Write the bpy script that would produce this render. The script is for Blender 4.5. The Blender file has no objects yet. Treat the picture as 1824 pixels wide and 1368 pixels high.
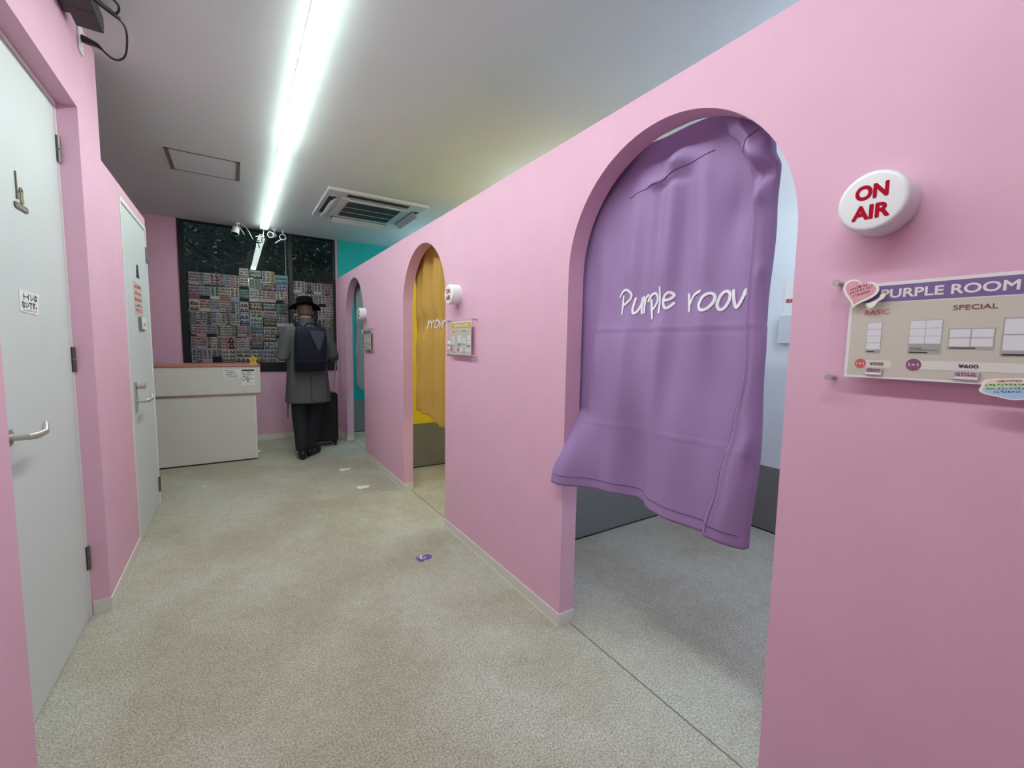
import bpy, bmesh, math, random
from mathutils import Vector, Matrix
random.seed(7)
PI = math.pi
SC = bpy.context.scene
COL = SC.collection

# ------------------------------------------------------------------ camera, world, exposure
cam_d = bpy.data.cameras.new('camera'); cam = bpy.data.objects.new('camera', cam_d); COL.objects.link(cam)
fw = Vector((0.53885224, 0.8376791, -0.08906177)); rt = Vector((0.84172583, -0.53963306, 0.01713997)); up = Vector((0.03370288, 0.0842015, 0.99587862))
cam.matrix_world = Matrix(((rt.x, up.x, -fw.x, 0.0), (rt.y, up.y, -fw.y, 0.0), (rt.z, up.z, -fw.z, 1.30), (0, 0, 0, 1)))
cam_d.sensor_fit = 'HORIZONTAL'; cam_d.sensor_width = 36.0
cam_d.lens = 768.3 * 36.0 / 1824.0
cam_d.clip_start = 0.02; cam_d.clip_end = 60
SC.camera = cam
w = bpy.data.worlds.new('night'); SC.world = w; w.use_nodes = True
w.node_tree.nodes['Background'].inputs[0].default_value = (0.010, 0.014, 0.020, 1)
w.node_tree.nodes['Background'].inputs[1].default_value = 1.0
SC.view_settings.view_transform = 'Standard'; SC.view_settings.look = 'None'
SC.view_settings.gamma = 1.0; SC.view_settings.use_curve_mapping = False
SC.view_settings.exposure = 0.0
TUBE_POWER = 47.0         # ceiling tube diffuser emission
BOOTH_POWER = 16.0        # booth ceiling panel emission

def area_lamp(name, loc, size, energy, color):
    d = bpy.data.lights.new(name, 'POINT'); d.energy = energy; d.color = color; d.shadow_soft_size = size
    o = bpy.data.objects.new(name, d); o.location = loc; COL.objects.link(o); return o
area_lamp('hedge_fill_light', (-2.5, 7.3, 5.0), 0.15, 330, (0.72, 0.92, 1.0))  # added unseen fill lamp that makes the hedge leaves visible

# ------------------------------------------------------------------ materials
def lin(c):
    c = c / 255.0
    return c / 12.92 if c <= 0.04045 else ((c + 0.055) / 1.055) ** 2.4
def rgb(c): return (lin(c[0]), lin(c[1]), lin(c[2]), 1)
MATS = {}
def mat(name, c, rough=0.6, metal=0.0, var=0.0, vscale=20.0, bump=0.0, bscale=200.0, spec=0.5, emit=None, estr=0.0, trans=0.0, c2=None):
    if name in MATS: return MATS[name]
    m = bpy.data.materials.new(name); m.use_nodes = True; nt = m.node_tree; b = nt.nodes['Principled BSDF']
    b.inputs['Base Color'].default_value = rgb(c); b.inputs['Roughness'].default_value = rough; b.inputs['Metallic'].default_value = metal
    b.inputs['Specular IOR Level'].default_value = spec
    if emit:
        b.inputs['Emission Color'].default_value = rgb(emit); b.inputs['Emission Strength'].default_value = estr
    if trans: b.inputs['Transmission Weight'].default_value = trans
    tc = None
    if var or bump or c2: tc = nt.nodes.new('ShaderNodeTexCoord')
    if var or c2:
        n = nt.nodes.new('ShaderNodeTexNoise'); n.inputs['Scale'].default_value = vscale; n.inputs['Detail'].default_value = 4
        nt.links.new(tc.outputs['Object'], n.inputs['Vector'])
        r = nt.nodes.new('ShaderNodeValToRGB')
        a = rgb(c); k = rgb(c2) if c2 else tuple(min(1, x * (1 + var)) for x in a[:3]) + (1,)
        lo = a if c2 else tuple(x * (1 - var) for x in a[:3]) + (1,)
        r.color_ramp.elements[0].color = lo; r.color_ramp.elements[1].color = k
        r.color_ramp.elements[0].position = 0.32; r.color_ramp.elements[1].position = 0.68
        nt.links.new(n.outputs['Fac'], r.inputs['Fac']); nt.links.new(r.outputs['Color'], b.inputs['Base Color'])
    if bump:
        n2 = nt.nodes.new('ShaderNodeTexNoise'); n2.inputs['Scale'].default_value = bscale; n2.inputs['Detail'].default_value = 3
        nt.links.new(tc.outputs['Object'], n2.inputs['Vector'])
        bp = nt.nodes.new('ShaderNodeBump'); bp.inputs['Strength'].default_value = bump; bp.inputs['Distance'].default_value = 0.002
        nt.links.new(n2.outputs['Fac'], bp.inputs['Height']); nt.links.new(bp.outputs['Normal'], b.inputs['Normal'])
    MATS[name] = m; return m

PINK = mat('pink_wallpaper', (222, 174, 198), 0.75, var=0.02, vscale=6, bump=0.12, bscale=320)
CEIL = mat('ceiling_paint', (207, 215, 217), 0.8, var=0.012, vscale=3)
WHITEWALL = mat('white_wallpaper', (226, 231, 236), 0.6, bump=0.2, bscale=200)
YELLOWWALL = mat('yellow_wallpaper', (238, 214, 40), 0.65)
TEALWALL = mat('teal_wallpaper', (0, 164, 158), 0.65)
GREYPANEL = mat('grey_wainscot', (126, 127, 126), 0.55, var=0.02)
DOORWHITE = mat('white_door', (206, 212, 214), 0.5, var=0.008, vscale=4, spec=0.2)
FRAMEWHITE = mat('white_frame', (226, 224, 222), 0.4)
BASEB = mat('baseboard_vinyl', (216, 212, 204), 0.5)
BLACKM = mat('black_metal', (16, 18, 22), 0.35)
STEEL = mat('brushed_steel', (190, 186, 182), 0.35, 0.6)
DARKSTEEL = mat('dark_steel', (120, 116, 110), 0.35, 0.9)
WHITEPL = mat('white_plastic', (232, 232, 236), 0.35)
PAPER = mat('white_paper', (232, 230, 228), 0.6)
INK = mat('black_ink', (22, 22, 24), 0.6)
GREYINK = mat('grey_ink', (90, 90, 96), 0.6)
RED = mat('red_letters', (172, 4, 42), 0.6, spec=0.1)
COUNTER = mat('counter_laminate', (214, 212, 208), 0.45, var=0.01, vscale=3)
WOOD = mat('reddish_wood', (176, 112, 104), 0.45, var=0.12, vscale=9)
PURPLECLOTH = mat('purple_cloth', (156, 126, 175), 0.75, var=0.03, vscale=5, bump=0.3, bscale=900)
PURPLESEAM = mat('purple_seam', (98, 74, 116), 0.8)
GOLDCLOTH = mat('mustard_cloth', (188, 146, 66), 0.7, var=0.04, vscale=6, bump=0.3, bscale=900)
GREYCLOTH = mat('grey_green_cloth', (132, 146, 150), 0.75, var=0.04, vscale=6, bump=0.3, bscale=900)
CLOTHPRINT = mat('white_print', (240, 236, 244), 0.6)

def carpet_material():
    m = bpy.data.materials.new('carpet'); m.use_nodes = True; nt = m.node_tree; b = nt.nodes['Principled BSDF']
    b.inputs['Roughness'].default_value = 0.95; b.inputs['Specular IOR Level'].default_value = 0.15
    tc = nt.nodes.new('ShaderNodeTexCoord')
    def noise(s, d=4, rgh=0.6):
        n = nt.nodes.new('ShaderNodeTexNoise'); n.inputs['Scale'].default_value = s; n.inputs['Detail'].default_value = d; n.inputs['Roughness'].default_value = rgh
        nt.links.new(tc.outputs['Object'], n.inputs['Vector']); return n
    fine = noise(140, 6, 0.82); mid = noise(22, 5); big = noise(1.7, 3)
    def ramp(n, a, c, p0, p1):
        r = nt.nodes.new('ShaderNodeValToRGB'); r.color_ramp.elements[0].color = rgb(a); r.color_ramp.elements[1].color = rgb(c)
        r.color_ramp.elements[0].position = p0; r.color_ramp.elements[1].position = p1
        nt.links.new(n.outputs['Fac'], r.inputs['Fac']); return r
    r1 = ramp(fine, (112, 109, 101), (216, 211, 199), 0.34, 0.64)
    r2 = ramp(mid, (244, 243, 240), (255, 255, 255), 0.35, 0.65)
    r3 = ramp(big, (238, 232, 226), (255, 255, 255), 0.40, 0.62)
    def mul(a, c):
        x = nt.nodes.new('ShaderNodeMix'); x.data_type = 'RGBA'; x.blend_type = 'MULTIPLY'; x.inputs['Factor'].default_value = 1.0
        nt.links.new(a, x.inputs['A']); nt.links.new(c, x.inputs['B']); return x.outputs['Result']
    nt.links.new(mul(mul(r1.outputs['Color'], r2.outputs['Color']), r3.outputs['Color']), b.inputs['Base Color'])
    bp = nt.nodes.new('ShaderNodeBump'); bp.inputs['Strength'].default_value = 0.35; bp.inputs['Distance'].default_value = 0.002
    nt.links.new(fine.outputs['Fac'], bp.inputs['Height']); nt.links.new(bp.outputs['Normal'], b.inputs['Normal'])
    return m
CARPET = carpet_material()

def glass_material(name, tint=(1, 1, 1), ior=1.45):
    m = bpy.data.materials.new(name); m.use_nodes = True; nt = m.node_tree
    for n in list(nt.nodes):
        if n.type != 'OUTPUT_MATERIAL': nt.nodes.remove(n)
    out = [n for n in nt.nodes if n.type == 'OUTPUT_MATERIAL'][0]
    t = nt.nodes.new('ShaderNodeBsdfTransparent'); t.inputs['Color'].default_value = tuple(tint) + (1,)
    g = nt.nodes.new('ShaderNodeBsdfGlossy'); g.inputs['Roughness'].default_value = 0.01
    f = nt.nodes.new('ShaderNodeFresnel'); f.inputs['IOR'].default_value = ior
    x = nt.nodes.new('ShaderNodeMixShader')
    gm = nt.nodes.new('ShaderNodeNewGeometry'); inv = nt.nodes.new('ShaderNodeMath'); inv.operation = 'SUBTRACT'; inv.inputs[0].default_value = 1.0
    mu = nt.nodes.new('ShaderNodeMath'); mu.operation = 'MULTIPLY'          # reflect once, on the outer face of the thin pane
    nt.links.new(gm.outputs['Backfacing'], inv.inputs[1]); nt.links.new(f.outputs[0], mu.inputs[0]); nt.links.new(inv.outputs[0], mu.inputs[1])
    nt.links.new(mu.outputs[0], x.inputs['Fac']); nt.links.new(t.outputs[0], x.inputs[1]); nt.links.new(g.outputs[0], x.inputs[2])
    nt.links.new(x.outputs[0], out.inputs['Surface']); return m
GLASS = glass_material('window_glass', (0.8, 0.86, 0.86))
ACRYL = glass_material('clear_acrylic', (0.985, 0.985, 0.99), 1.30)

# ------------------------------------------------------------------ mesh builder
class MB:
    def __init__(s): s.v = []; s.f = []; s.m = []; s.mats = []
    def mi(s, m):
        if m not in s.mats: s.mats.append(m)
        return s.mats.index(m)
    def add(s, vs, fs, m):
        o = len(s.v); k = s.mi(m); s.v += [tuple(p) for p in vs]
        for f in fs: s.f.append(tuple(i + o for i in f)); s.m.append(k)
        return s
    def box(s, x0, x1, y0, y1, z0, z1, m):
        vs = [(x, y, z) for x in (x0, x1) for y in (y0, y1) for z in (z0, z1)]
        return s.add(vs, [(0, 1, 3, 2), (4, 6, 7, 5), (0, 4, 5, 1), (2, 3, 7, 6), (0, 2, 6, 4), (1, 5, 7, 3)], m)
    def prism(s, F, pts, c0, c1, m, mside=None):
        n = len(pts)
        if c0 == c1: return s.add([F(a, b, c0) for a, b in pts], [tuple(range(n))], m)
        vs = [F(a, b, c0) for a, b in pts] + [F(a, b, c1) for a, b in pts]
        s.add(vs, [tuple(range(n)), tuple(range(2 * n - 1, n - 1, -1))], m)
        s.add(vs, [(i, (i + 1) % n, n + (i + 1) % n, n + i) for i in range(n)], mside or m)
        return s
    def rect(s, F, a0, b0, a1, b1, c0, c1, m): return s.prism(F, [(a0, b0), (a1, b0), (a1, b1), (a0, b1)], c0, c1, m)
    def disc(s, F, a, b, r, c0, c1, m, n=32, ry=None, mside=None):
        ry = ry or r
        return s.prism(F, [(a + r * math.cos(2 * PI * i / n), b + ry * math.sin(2 * PI * i / n)) for i in range(n)], c0, c1, m, mside)
    def tube(s, path, r, m, n=10, closed=False, ry=None):
        P = [Vector(p) for p in path]; N = len(P); R = r if isinstance(r, (list, tuple)) else [r] * N
        T = []
        for i in range(N):
            a = P[(i - 1) % N] if closed else P[max(0, i - 1)]; b = P[(i + 1) % N] if closed else P[min(N - 1, i + 1)]
            T.append((b - a).normalized())
        ref = Vector((0, 0, 1)) if abs(T[0].z) < 0.9 else Vector((1, 0, 0))
        u = (ref - T[0] * ref.dot(T[0])).normalized(); vs = []
        for i in range(N):
            u = (u - T[i] * u.dot(T[i])).normalized(); w2 = T[i].cross(u)
            for k in range(n):
                a = 2 * PI * k / n; vs.append(P[i] + (u * math.cos(a) + w2 * math.sin(a) * (ry or 1)) * R[i])
        fs = [(i * n + k, i * n + (k + 1) % n, ((i + 1) % N) * n + (k + 1) % n, ((i + 1) % N) * n + k) for i in range(N if closed else N - 1) for k in range(n)]
        if not closed: fs += [tuple(range(n - 1, -1, -1)), tuple((N - 1) * n + k for k in range(n))]
        return s.add(vs, fs, m)
    def loft(s, rings, m, n=28, p=2.0, cap=True):
        """rings: (cx, cy, cz, rx, ry[, tilt]) horizontal superellipse sections"""
        vs = []
        for q in rings:
            cx, cy, cz, rx, ry = q[:5]; tl = q[5] if len(q) > 5 else 0
            for k in range(n):
                a = 2 * PI * k / n; c, d = math.cos(a), math.sin(a)
                x = rx * math.copysign(abs(c) ** (2 / p), c); y = ry * math.copysign(abs(d) ** (2 / p), d)
                vs.append((cx + x, cy + y, cz + tl * y))
        N = len(rings)
        fs = [(i * n + k, i * n + (k + 1) % n, (i + 1) * n + (k + 1) % n, (i + 1) * n + k) for i in range(N - 1) for k in range(n)]
        if cap: fs += [tuple(range(n - 1, -1, -1)), tuple((N - 1) * n + k for k in range(n))]
        return s.add(vs, fs, m)
    def text(s, F, txt, a, b, h, c, m, align='CENTER', bold=0.0, wide=1.0, width=None):
        """h = cap height; baseline at b"""
        cu = bpy.data.curves.new('t', 'FONT'); cu.body = txt; cu.align_x = align; cu.size = 1.0; cu.resolution_u = 4
        o = bpy.data.objects.new('t', cu); COL.objects.link(o)
        dg = bpy.context.evaluated_depsgraph_get(); dg.update(); me = bpy.data.meshes.new_from_object(o.evaluated_get(dg))
        k = h / 0.72
        if width and len(me.vertices):
            xs = [v.co.x for v in me.vertices]; wide = width / ((max(xs) - min(xs)) * k)
        d = bold * k
        for i in range(9 if d else 1):
            ox, oy = (0, 0) if i == 8 or not d else (d * math.cos(PI * i / 4), d * math.sin(PI * i / 4))
            s.add([F(a + v.co.x * k * wide + ox, b + v.co.y * k + oy, c + i * 3e-5) for v in me.vertices], [tuple(p.vertices) for p in me.polygons], m)
        bpy.data.objects.remove(o); bpy.data.curves.remove(cu); bpy.data.meshes.remove(me); return s
    def ribbon(s, G, pts, wd, m, smooth=3, closed=False):
        """stroke with round ends; G maps (a,b) to a point on a surface"""
        q = catmull(pts, smooth) if len(pts) > 2 and smooth > 1 else subdiv(pts, 4)
        n = len(q); L = []; Rr = []
        for i in range(n):
            a = q[max(0, i - 1)]; b = q[min(n - 1, i + 1)]; dx, dy = b[0] - a[0], b[1] - a[1]; l = math.hypot(dx, dy) or 1
            nx, ny = -dy / l * wd / 2, dx / l * wd / 2
            L.append((q[i][0] + nx, q[i][1] + ny)); Rr.append((q[i][0] - nx, q[i][1] - ny))
        vs = [G(*p) for p in L] + [G(*p) for p in Rr]
        s.add(vs, [(i, i + 1, n + i + 1, n + i) for i in range(n - 1)], m)
        for e in (q[0], q[-1]):
            s.add([G(e[0] + wd / 2 * math.cos(2 * PI * k / 10), e[1] + wd / 2 * math.sin(2 * PI * k / 10)) for k in range(10)], [tuple(range(10))], m)
        return s
    def scribble(s, G, a0, b0, width, h, m, n=8, wd=None):
        """a line of hand-written marks"""
        step = width / n
        for i in range(n):
            x = a0 + i * step
            for _ in range(2):
                p = [(x + random.random() * step * 0.8, b0 + random.random() * h) for _ in range(3)]
                s.ribbon(G, p, wd or h * 0.14, m, 2)
        return s
def subdiv(p, n):
    o = []
    for i in range(len(p) - 1):
        for k in range(n): t = k / n; o.append((p[i][0] * (1 - t) + p[i + 1][0] * t, p[i][1] * (1 - t) + p[i + 1][1] * t))
    return o + [p[-1]]
def catmull(P, n):
    P = [tuple(x) for x in P]; Q = [P[0]] + P + [P[-1]]; o = []
    for i in range(1, len(Q) - 2):
        p0, p1, p2, p3 = Q[i - 1], Q[i], Q[i + 1], Q[i + 2]
        for k in range(n):
            t = k / n
            o.append(tuple(0.5 * (2 * b + (c - a) * t + (2 * a - 5 * b + 4 * c - d) * t * t + (3 * b - a - 3 * c + d) * t ** 3) for a, b, c, d in zip(p0, p1, p2, p3)))
    return o + [P[-1]]
def pill(a0, b0, a1, b1, n=10):
    r = (b1 - b0) / 2; c = (b0 + b1) / 2
    return [(a1 - r + r * math.cos(-PI / 2 + PI * i / n), c + r * math.sin(-PI / 2 + PI * i / n)) for i in range(n + 1)] + [(a0 + r - r * math.cos(-PI / 2 + PI * i / n), c - r * math.sin(-PI / 2 + PI * i / n)) for i in range(n + 1)]
def interp(tab, x):
    tab = sorted(tab)
    if x <= tab[0][0]: return tab[0][1]
    for (a, b), (c, d) in zip(tab, tab[1:]):
        if x <= c:
            t = (x - a) / (c - a); t = t * t * (3 - 2 * t); return b + (d - b) * t
    return tab[-1][1]
def ss(e0, e1, x):
    t = max(0, min(1, (x - e0) / (e1 - e0))); return t * t * (3 - 2 * t)
def gauss(x, m, s_): return math.exp(-((x - m) / s_) ** 2)

ROOT = {}
def obj(name, mb, parent=None, origin=None, bevel=0.0, smooth=True, solid=0.0, weld=False, angle=35):
    me = bpy.data.meshes.new(name)
    if parent is not None: org = ROOT[parent]
    elif origin is not None: org = Vector(origin)
    else:
        xs = list(zip(*mb.v)); org = Vector(((min(xs[0]) + max(xs[0])) / 2, (min(xs[1]) + max(xs[1])) / 2, min(xs[2])))
    me.from_pydata([tuple(Vector(p) - org) for p in mb.v], [], mb.f)
    for m in mb.mats: me.materials.append(m)
    for p, k in zip(me.polygons, mb.m): p.material_index = k
    bm = bmesh.new(); bm.from_mesh(me)
    if weld: bmesh.ops.remove_doubles(bm, verts=bm.verts, dist=1e-5)
    bmesh.ops.recalc_face_normals(bm, faces=bm.faces); bm.to_mesh(me); bm.free()
    if name in ('lettering', 'heading', 'subheading', 'badge', 'price_bar', 'frame_sample'): smooth = False
    if smooth:
        me.shade_smooth(); me.set_sharp_from_angle(angle=math.radians(angle))
    o = bpy.data.objects.new(name, me); COL.objects.link(o)
    if parent is not None: o.parent = parent; ROOT[o] = org
    else: o.location = org; ROOT[o] = org
    if bevel:
        b = o.modifiers.new('bevel', 'BEVEL'); b.width = bevel; b.segments = 2; b.limit_method = 'ANGLE'; b.angle_limit = math.radians(40)
    if solid:
        b = o.modifiers.new('solid', 'SOLIDIFY'); b.thickness = solid; b.offset = 0
    return o
def thing(name, label, cat, loc, group=None):
    o = bpy.data.objects.new(name, None); COL.objects.link(o); o.location = loc; o.empty_display_size = 0.1
    ROOT[o] = Vector(loc); tag(o, label, cat, group); return o
def tag(o, label, cat, group=None, kind=None):
    o['label'] = label; o['category'] = cat
    if group: o['group'] = group
    if kind: o['kind'] = kind
    return o
def struct(name, mb, parent=None, **k):
    o = obj(name, mb, parent, **k)
    if parent is None: o['kind'] = 'structure'
    return o

# ------------------------------------------------------------------ dimensions
XR, XRB = 1.227, 1.312          # faces of the booth front wall
XL = -0.538                      # left wall face
XD = -0.609                      # recessed door face
ZC = 2.712; ZP = 2.176           # ceiling, partition height
YE = 6.49                        # end wall
def FR(x, y0, z0): return lambda a, b, c: (x - c, y0 - a, z0 + b)      # plane on the booth wall facing the corridor
def FL(x, y0, z0): return lambda a, b, c: (x + c, y0 + a, z0 + b)      # plane on the left wall
def FE(y, x0, z0): return lambda a, b, c: (x0 + a, y - c, z0 + b)      # plane facing the camera end
def FF(z, x0, y0): return lambda a, b, c: (x0 + a, y0 + b, z + c)      # floor
def FC(z, x0, y0): return lambda a, b, c: (x0 + a, y0 + b, z - c)      # ceiling, c downwards

# ------------------------------------------------------------------ shell
struct('floor', MB().box(-2.1, 3.4, -1.9, 6.62, -0.1, 0, CARPET))
struct('ceiling', MB().box(-2.1, 3.4, -1.9, 6.62, ZC, ZC + 0.1, CEIL))
ARCH = [(0.565, 1.47), (2.765, 3.655), (5.0, 5.93)]; ATOP = [2.06, 2.06, 2.075]
def booth_wall():
    mb = MB(); y = -1.8
    for (a, b), top in zip(ARCH, ATOP):
        mb.box(XR, XRB, y, a, 0, ZP, PINK); y = b
        r = (b - a) / 2; yc = (a + b) / 2; zs = top - r; n = 40
        pts = [(a, zs)] + [(yc - r * math.cos(PI * i / n), zs + r * math.sin(PI * i / n)) for i in range(1, n)] + [(b, zs)]
        for i in range(n):
            (y0, z0), (y1, z1) = pts[i], pts[i + 1]
            vs = [(x, yy, zz) for x in (XR, XRB) for yy, zz in ((y0, z0), (y1, z1), (y1, ZP), (y0, ZP))]
            mb.add(vs, [(0, 1, 2, 3), (7, 6, 5, 4), (0, 4, 5, 1), (3, 2, 6, 7)], PINK)
    mb.box(XR, XRB, y, YE - 0.001, 0, ZP, PINK)
    return mb
struct('wall_right', booth_wall(), angle=30, weld=True)
mb = MB()
mb.box(-0.66, XL, -1.8, 1.752, 0, ZC, PINK).box(-0.66, XL, 1.752, 2.68, 2.295, ZC, PINK).box(-0.66, XL, 2.68, 3.052, 0, ZC, PINK)
mb.box(-0.62, XL, 3.052, 3.43, 0, 2.2, PINK).box(-0.62, XL, 3.43, 4.318, 2.136, 2.2, PINK)
struct('wall_left', mb)
mb = MB().box(-2.0, -0.52, YE, YE + 0.12, 0, ZC, PINK).box(-0.52, 1.218, YE, YE + 0.12, 0, 0.905, PINK).box(1.218, 1.25, YE, YE + 0.12, 0, ZC, PINK)
struct('wall_end', mb)
struct('wall_back', MB().box(-2.0, 3.3, -1.9, -1.8, 0, ZC, PINK))
struct('wall_outer', MB().box(-2.1, -2.0, -1.9, 6.61, 0, ZC, PINK))
# booth interiors
struct('wall_teal', MB().box(1.251, 3.18, YE - 0.03, YE + 0.12, 0, ZC, TEALWALL))
struct('wall_teal_back', MB().box(3.18, 3.3, 4.302, YE + 0.12, 0, ZC, TEALWALL))
struct('wall_yellow_back', MB().box(3.18, 3.3, 2.152, 4.30, 0, ZC, YELLOWWALL))
struct('wall_white_back', MB().box(3.18, 3.3, -1.8, 2.15, 0, ZC, WHITEWALL))
struct('wall_partition', MB().box(XRB + .001, 3.179, -0.10, -0.04, 0, ZP, WHITEWALL))
struct('wall_partition', MB().box(XRB + .001, 3.179, 2.12, 2.15, 0, ZP, WHITEWALL).box(XRB + .001, 3.179, 2.15, 2.18, 0, ZP, YELLOWWALL))
struct('wall_partition', MB().box(XRB + .001, 3.179, 4.273, 4.303, 0, ZP, YELLOWWALL).box(XRB + .001, 3.179, 4.303, 4.333, 0, ZP, TEALWALL))
mb = MB()
for y0, y1 in ((-0.04, 2.12), (2.18, 4.273), (4.333, 6.46)):
    mb.box(3.17, 3.18, y0, y1, 0.012, 0.472, GREYPANEL).box(XRB + .002, 3.17, y1 - 0.008, y1, 0.012, 0.468, GREYPANEL).box(XRB + .002, 3.17, y0, y0 + 0.008, 0.012, 0.468, GREYPANEL)
    mb.box(3.172, 3.18, y0, y1, 0, 0.012, BLACKM).box(XRB + .002, 3.17, y1 - 0.006, y1, 0, 0.012, BLACKM)
struct('trim_1', mb)
# baseboards
BH, BT = 0.062, 0.005
mb = MB()
def bb_right(y0, y1): mb.box(XR - BT, XR, y0, y1, 0, BH, BASEB).box(XR - BT - .002, XR, y0, y1, 0, 0.006, BASEB)
bb_right(-1.79, ARCH[0][0]); bb_right(ARCH[0][1], ARCH[1][0]); bb_right(ARCH[1][1], ARCH[2][0]); bb_right(ARCH[2][1], YE)
for a, b in ARCH:
    mb.box(XR - BT, XRB - .001, b - BT, b, 0, BH, BASEB); mb.box(XR - BT, XRB - .001, a, a + BT, 0, BH, BASEB)
struct('baseboard_right', mb)
mb = MB().box(XL, XL + BT, 2.68, 3.43, 0, BH + .004, BASEB).box(-0.60, XL + BT, 2.68 - BT, 2.68, 0, BH + .004, BASEB)
struct('baseboard_left', mb)
struct('baseboard_end', MB().box(-2.0, 1.22, YE - BT, YE, 0, 0.07, BASEB))
# carpet joints under the arches
mb = MB()
for a, b in ARCH: mb.box(1.286, 1.292, a + .01, b - .01, 0.0002, 0.0012, mat('joint', (116, 114, 104), 0.9))
struct('trim_2', mb)

# ------------------------------------------------------------------ doors
def lever(parent, F, a, b, direction, length, plate=None):
    mb = MB()
    if plate: mb.rect(F, a - plate[0] / 2, b - plate[1] * .35, a + plate[0] / 2, b + plate[1] * .65, 0, 0.008, STEEL)
    else: mb.disc(F, a, b, 0.026, 0, 0.010, STEEL)
    P = [F(a, b, 0.006), F(a, b, 0.052), F(a + direction * 0.02, b, 0.062), F(a + direction * length * .75, b, 0.064), F(a + direction * length * .85, b + .012, 0.062), F(a + direction * length, b + 0.026, 0.058)]
    mb.tube([Vector(p) for p in P], [0.011, 0.011, 0.012, 0.010, 0.009, 0.007], STEEL, 12)
    h = obj('door_handle', mb, parent); h['label'] = 'brushed steel lever handle'; return h
def hinge(parent, F, a, b, h):
    mb = MB(); Fp = lambda t: F(a, t, 0.006)
    mb.tube([Fp(b - h / 2), Fp(b - .002)], 0.0085, DARKSTEEL, 12).tube([Fp(b + .002), Fp(b + h / 2)], 0.0085, DARKSTEEL, 12)
    mb.rect(F, a - .012, b - h / 2, a, b + h / 2, 0.0004, 0.002, DARKSTEEL)
    return obj('hinge', mb, parent)
d1 = struct('door_1', MB().box(XD - .04, XD, 1.80, 2.662, 0.008, 2.275, DOORWHITE))
F1 = FL(XD, 0, 0)
lever(d1, F1, 1.965, 0.985, 1, 0.115)
for z in (2.10, 1.205, 0.285): hinge(d1, F1, 2.668, z, 0.11)
struct('trim_3', MB().box(XD - .045, XD + .004, 2.663, 2.679, 0, 2.294, FRAMEWHITE).box(XD - .045, XD + .004, 1.755, 1.798, 0, 2.294, FRAMEWHITE).box(XD - .045, XD + .004, 1.798, 2.663, 2.277, 2.294, FRAMEWHITE))
d2 = struct('door_2', MB().box(XL - .045, XL - .003, 3.458, 4.298, 0.01, 2.108, DOORWHITE))
F2 = FL(XL - .003, 0, 0)
lever(d2, F2, 3.585, 0.905, 1, 0.36 * .5, plate=(0.05, 0.19))
mb = MB(); mb.disc(F2, 3.585, 1.005, 0.022, 0.008, 0.055, STEEL); mb.disc(F2, 3.585, 1.005, 0.024, 0.0, 0.012, DARKSTEEL); obj('lock', mb, d2)
for z in (1.93, 0.16): hinge(d2, F2, 4.303, z, 0.12)
struct('trim_4', MB().box(-0.62, XL + .004, 3.431, 3.456, 0, 2.135, FRAMEWHITE).box(-0.62, XL + .004, 4.3, 4.317, 0, 2.135, FRAMEWHITE).box(-0.62, XL + .004, 3.456, 4.3, 2.11, 2.135, FRAMEWHITE))

# signs on the doors
F1 = FL(XD, 0, 0)
def icon_strokes(mb, F, lst, m, c=0.004):
    for pts in lst: mb.prism(F, pts, 0.0002, c, m)
DARKPLATE = mat('dark_plaque', (92, 84, 70), 0.4); DARKPLATE2 = mat('black_plaque', (40, 40, 42), 0.4)
t = thing('door_sign', 'small dark broom and dustpan emblem with CLEANING plate on the nearest white door', 'sign', (XD, 2.22, 1.74))
mb = MB(); icon_strokes(mb, F1, [[(2.196, 1.79), (2.203, 1.79), (2.203, 1.862), (2.196, 1.862)], [(2.193, 1.772), (2.212, 1.772), (2.21, 1.797), (2.195, 1.797)]], DARKPLATE); obj('broom', mb, t)
mb = MB(); arcp = [(2.236 + .014 * math.cos(PI * i / 10), 1.80 + .018 * math.sin(PI * i / 10)) for i in range(11)]
arcq = [(2.236 + .008 * math.cos(PI * i / 10), 1.80 + .011 * math.sin(PI * i / 10)) for i in range(10, -1, -1)]
mb.prism(F1, arcp + arcq, .0002, .004, DARKPLATE); mb.prism(F1, [(2.226, 1.765), (2.252, 1.765), (2.249, 1.803), (2.229, 1.803)], .0002, .004, mat('tan_plaque', (150, 132, 98), .5)); obj('dustpan', mb, t)
mb = MB(); pl = pill(2.171, 1.738, 2.285, 1.758)
mb.prism(F1, pl, .0002, .004, DARKPLATE).text(F1, 'CLEANING', 2.228, 1.7435, 0.009, .0046, mat('cut_letters', (205, 205, 196), .5), bold=.01, width=.085); obj('name_plate', mb, t)
t = thing('paper_notice', 'small white hand-lettered notice taped at eye height on the nearest door', 'notice', (XD, 2.24, 1.38))
obj('paper', MB().prism(F1, [(2.150, 1.387), (2.305, 1.381), (2.335, 1.458), (2.152, 1.462)], .0004, .0014, PAPER), t)
mb = MB().text(F1, 'トイレは', 2.24, 1.430, 0.020, .0018, INK, bold=.03, width=.12).text(F1, 'ないです。', 2.24, 1.402, 0.020, .0018, INK, bold=.03, width=.13)
mb.scribble(lambda a, b: F1(a, b, .0018), 2.17, 1.389, .125, .007, INK, 12, .0012); obj('lettering', mb, t)
F2 = FL(XL - .003, 0, 0)
t = thing('door_sign', 'tiny black person emblem above the red notice on the farther white door', 'sign', (XL, 3.9, 1.72))
mb = MB().disc(F2, 3.905, 1.792, .020, .0002, .004, DARKPLATE2, 20, .011); mb.prism(F2, [(3.87, 1.74), (3.94, 1.735), (3.925, 1.782), (3.885, 1.782)], .0002, .004, DARKPLATE2); obj('emblem', mb, t)
obj('name_plate', MB().rect(F2, 3.865, 1.716, 3.955, 1.732, .0002, .004, DARKPLATE2), t)
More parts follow.
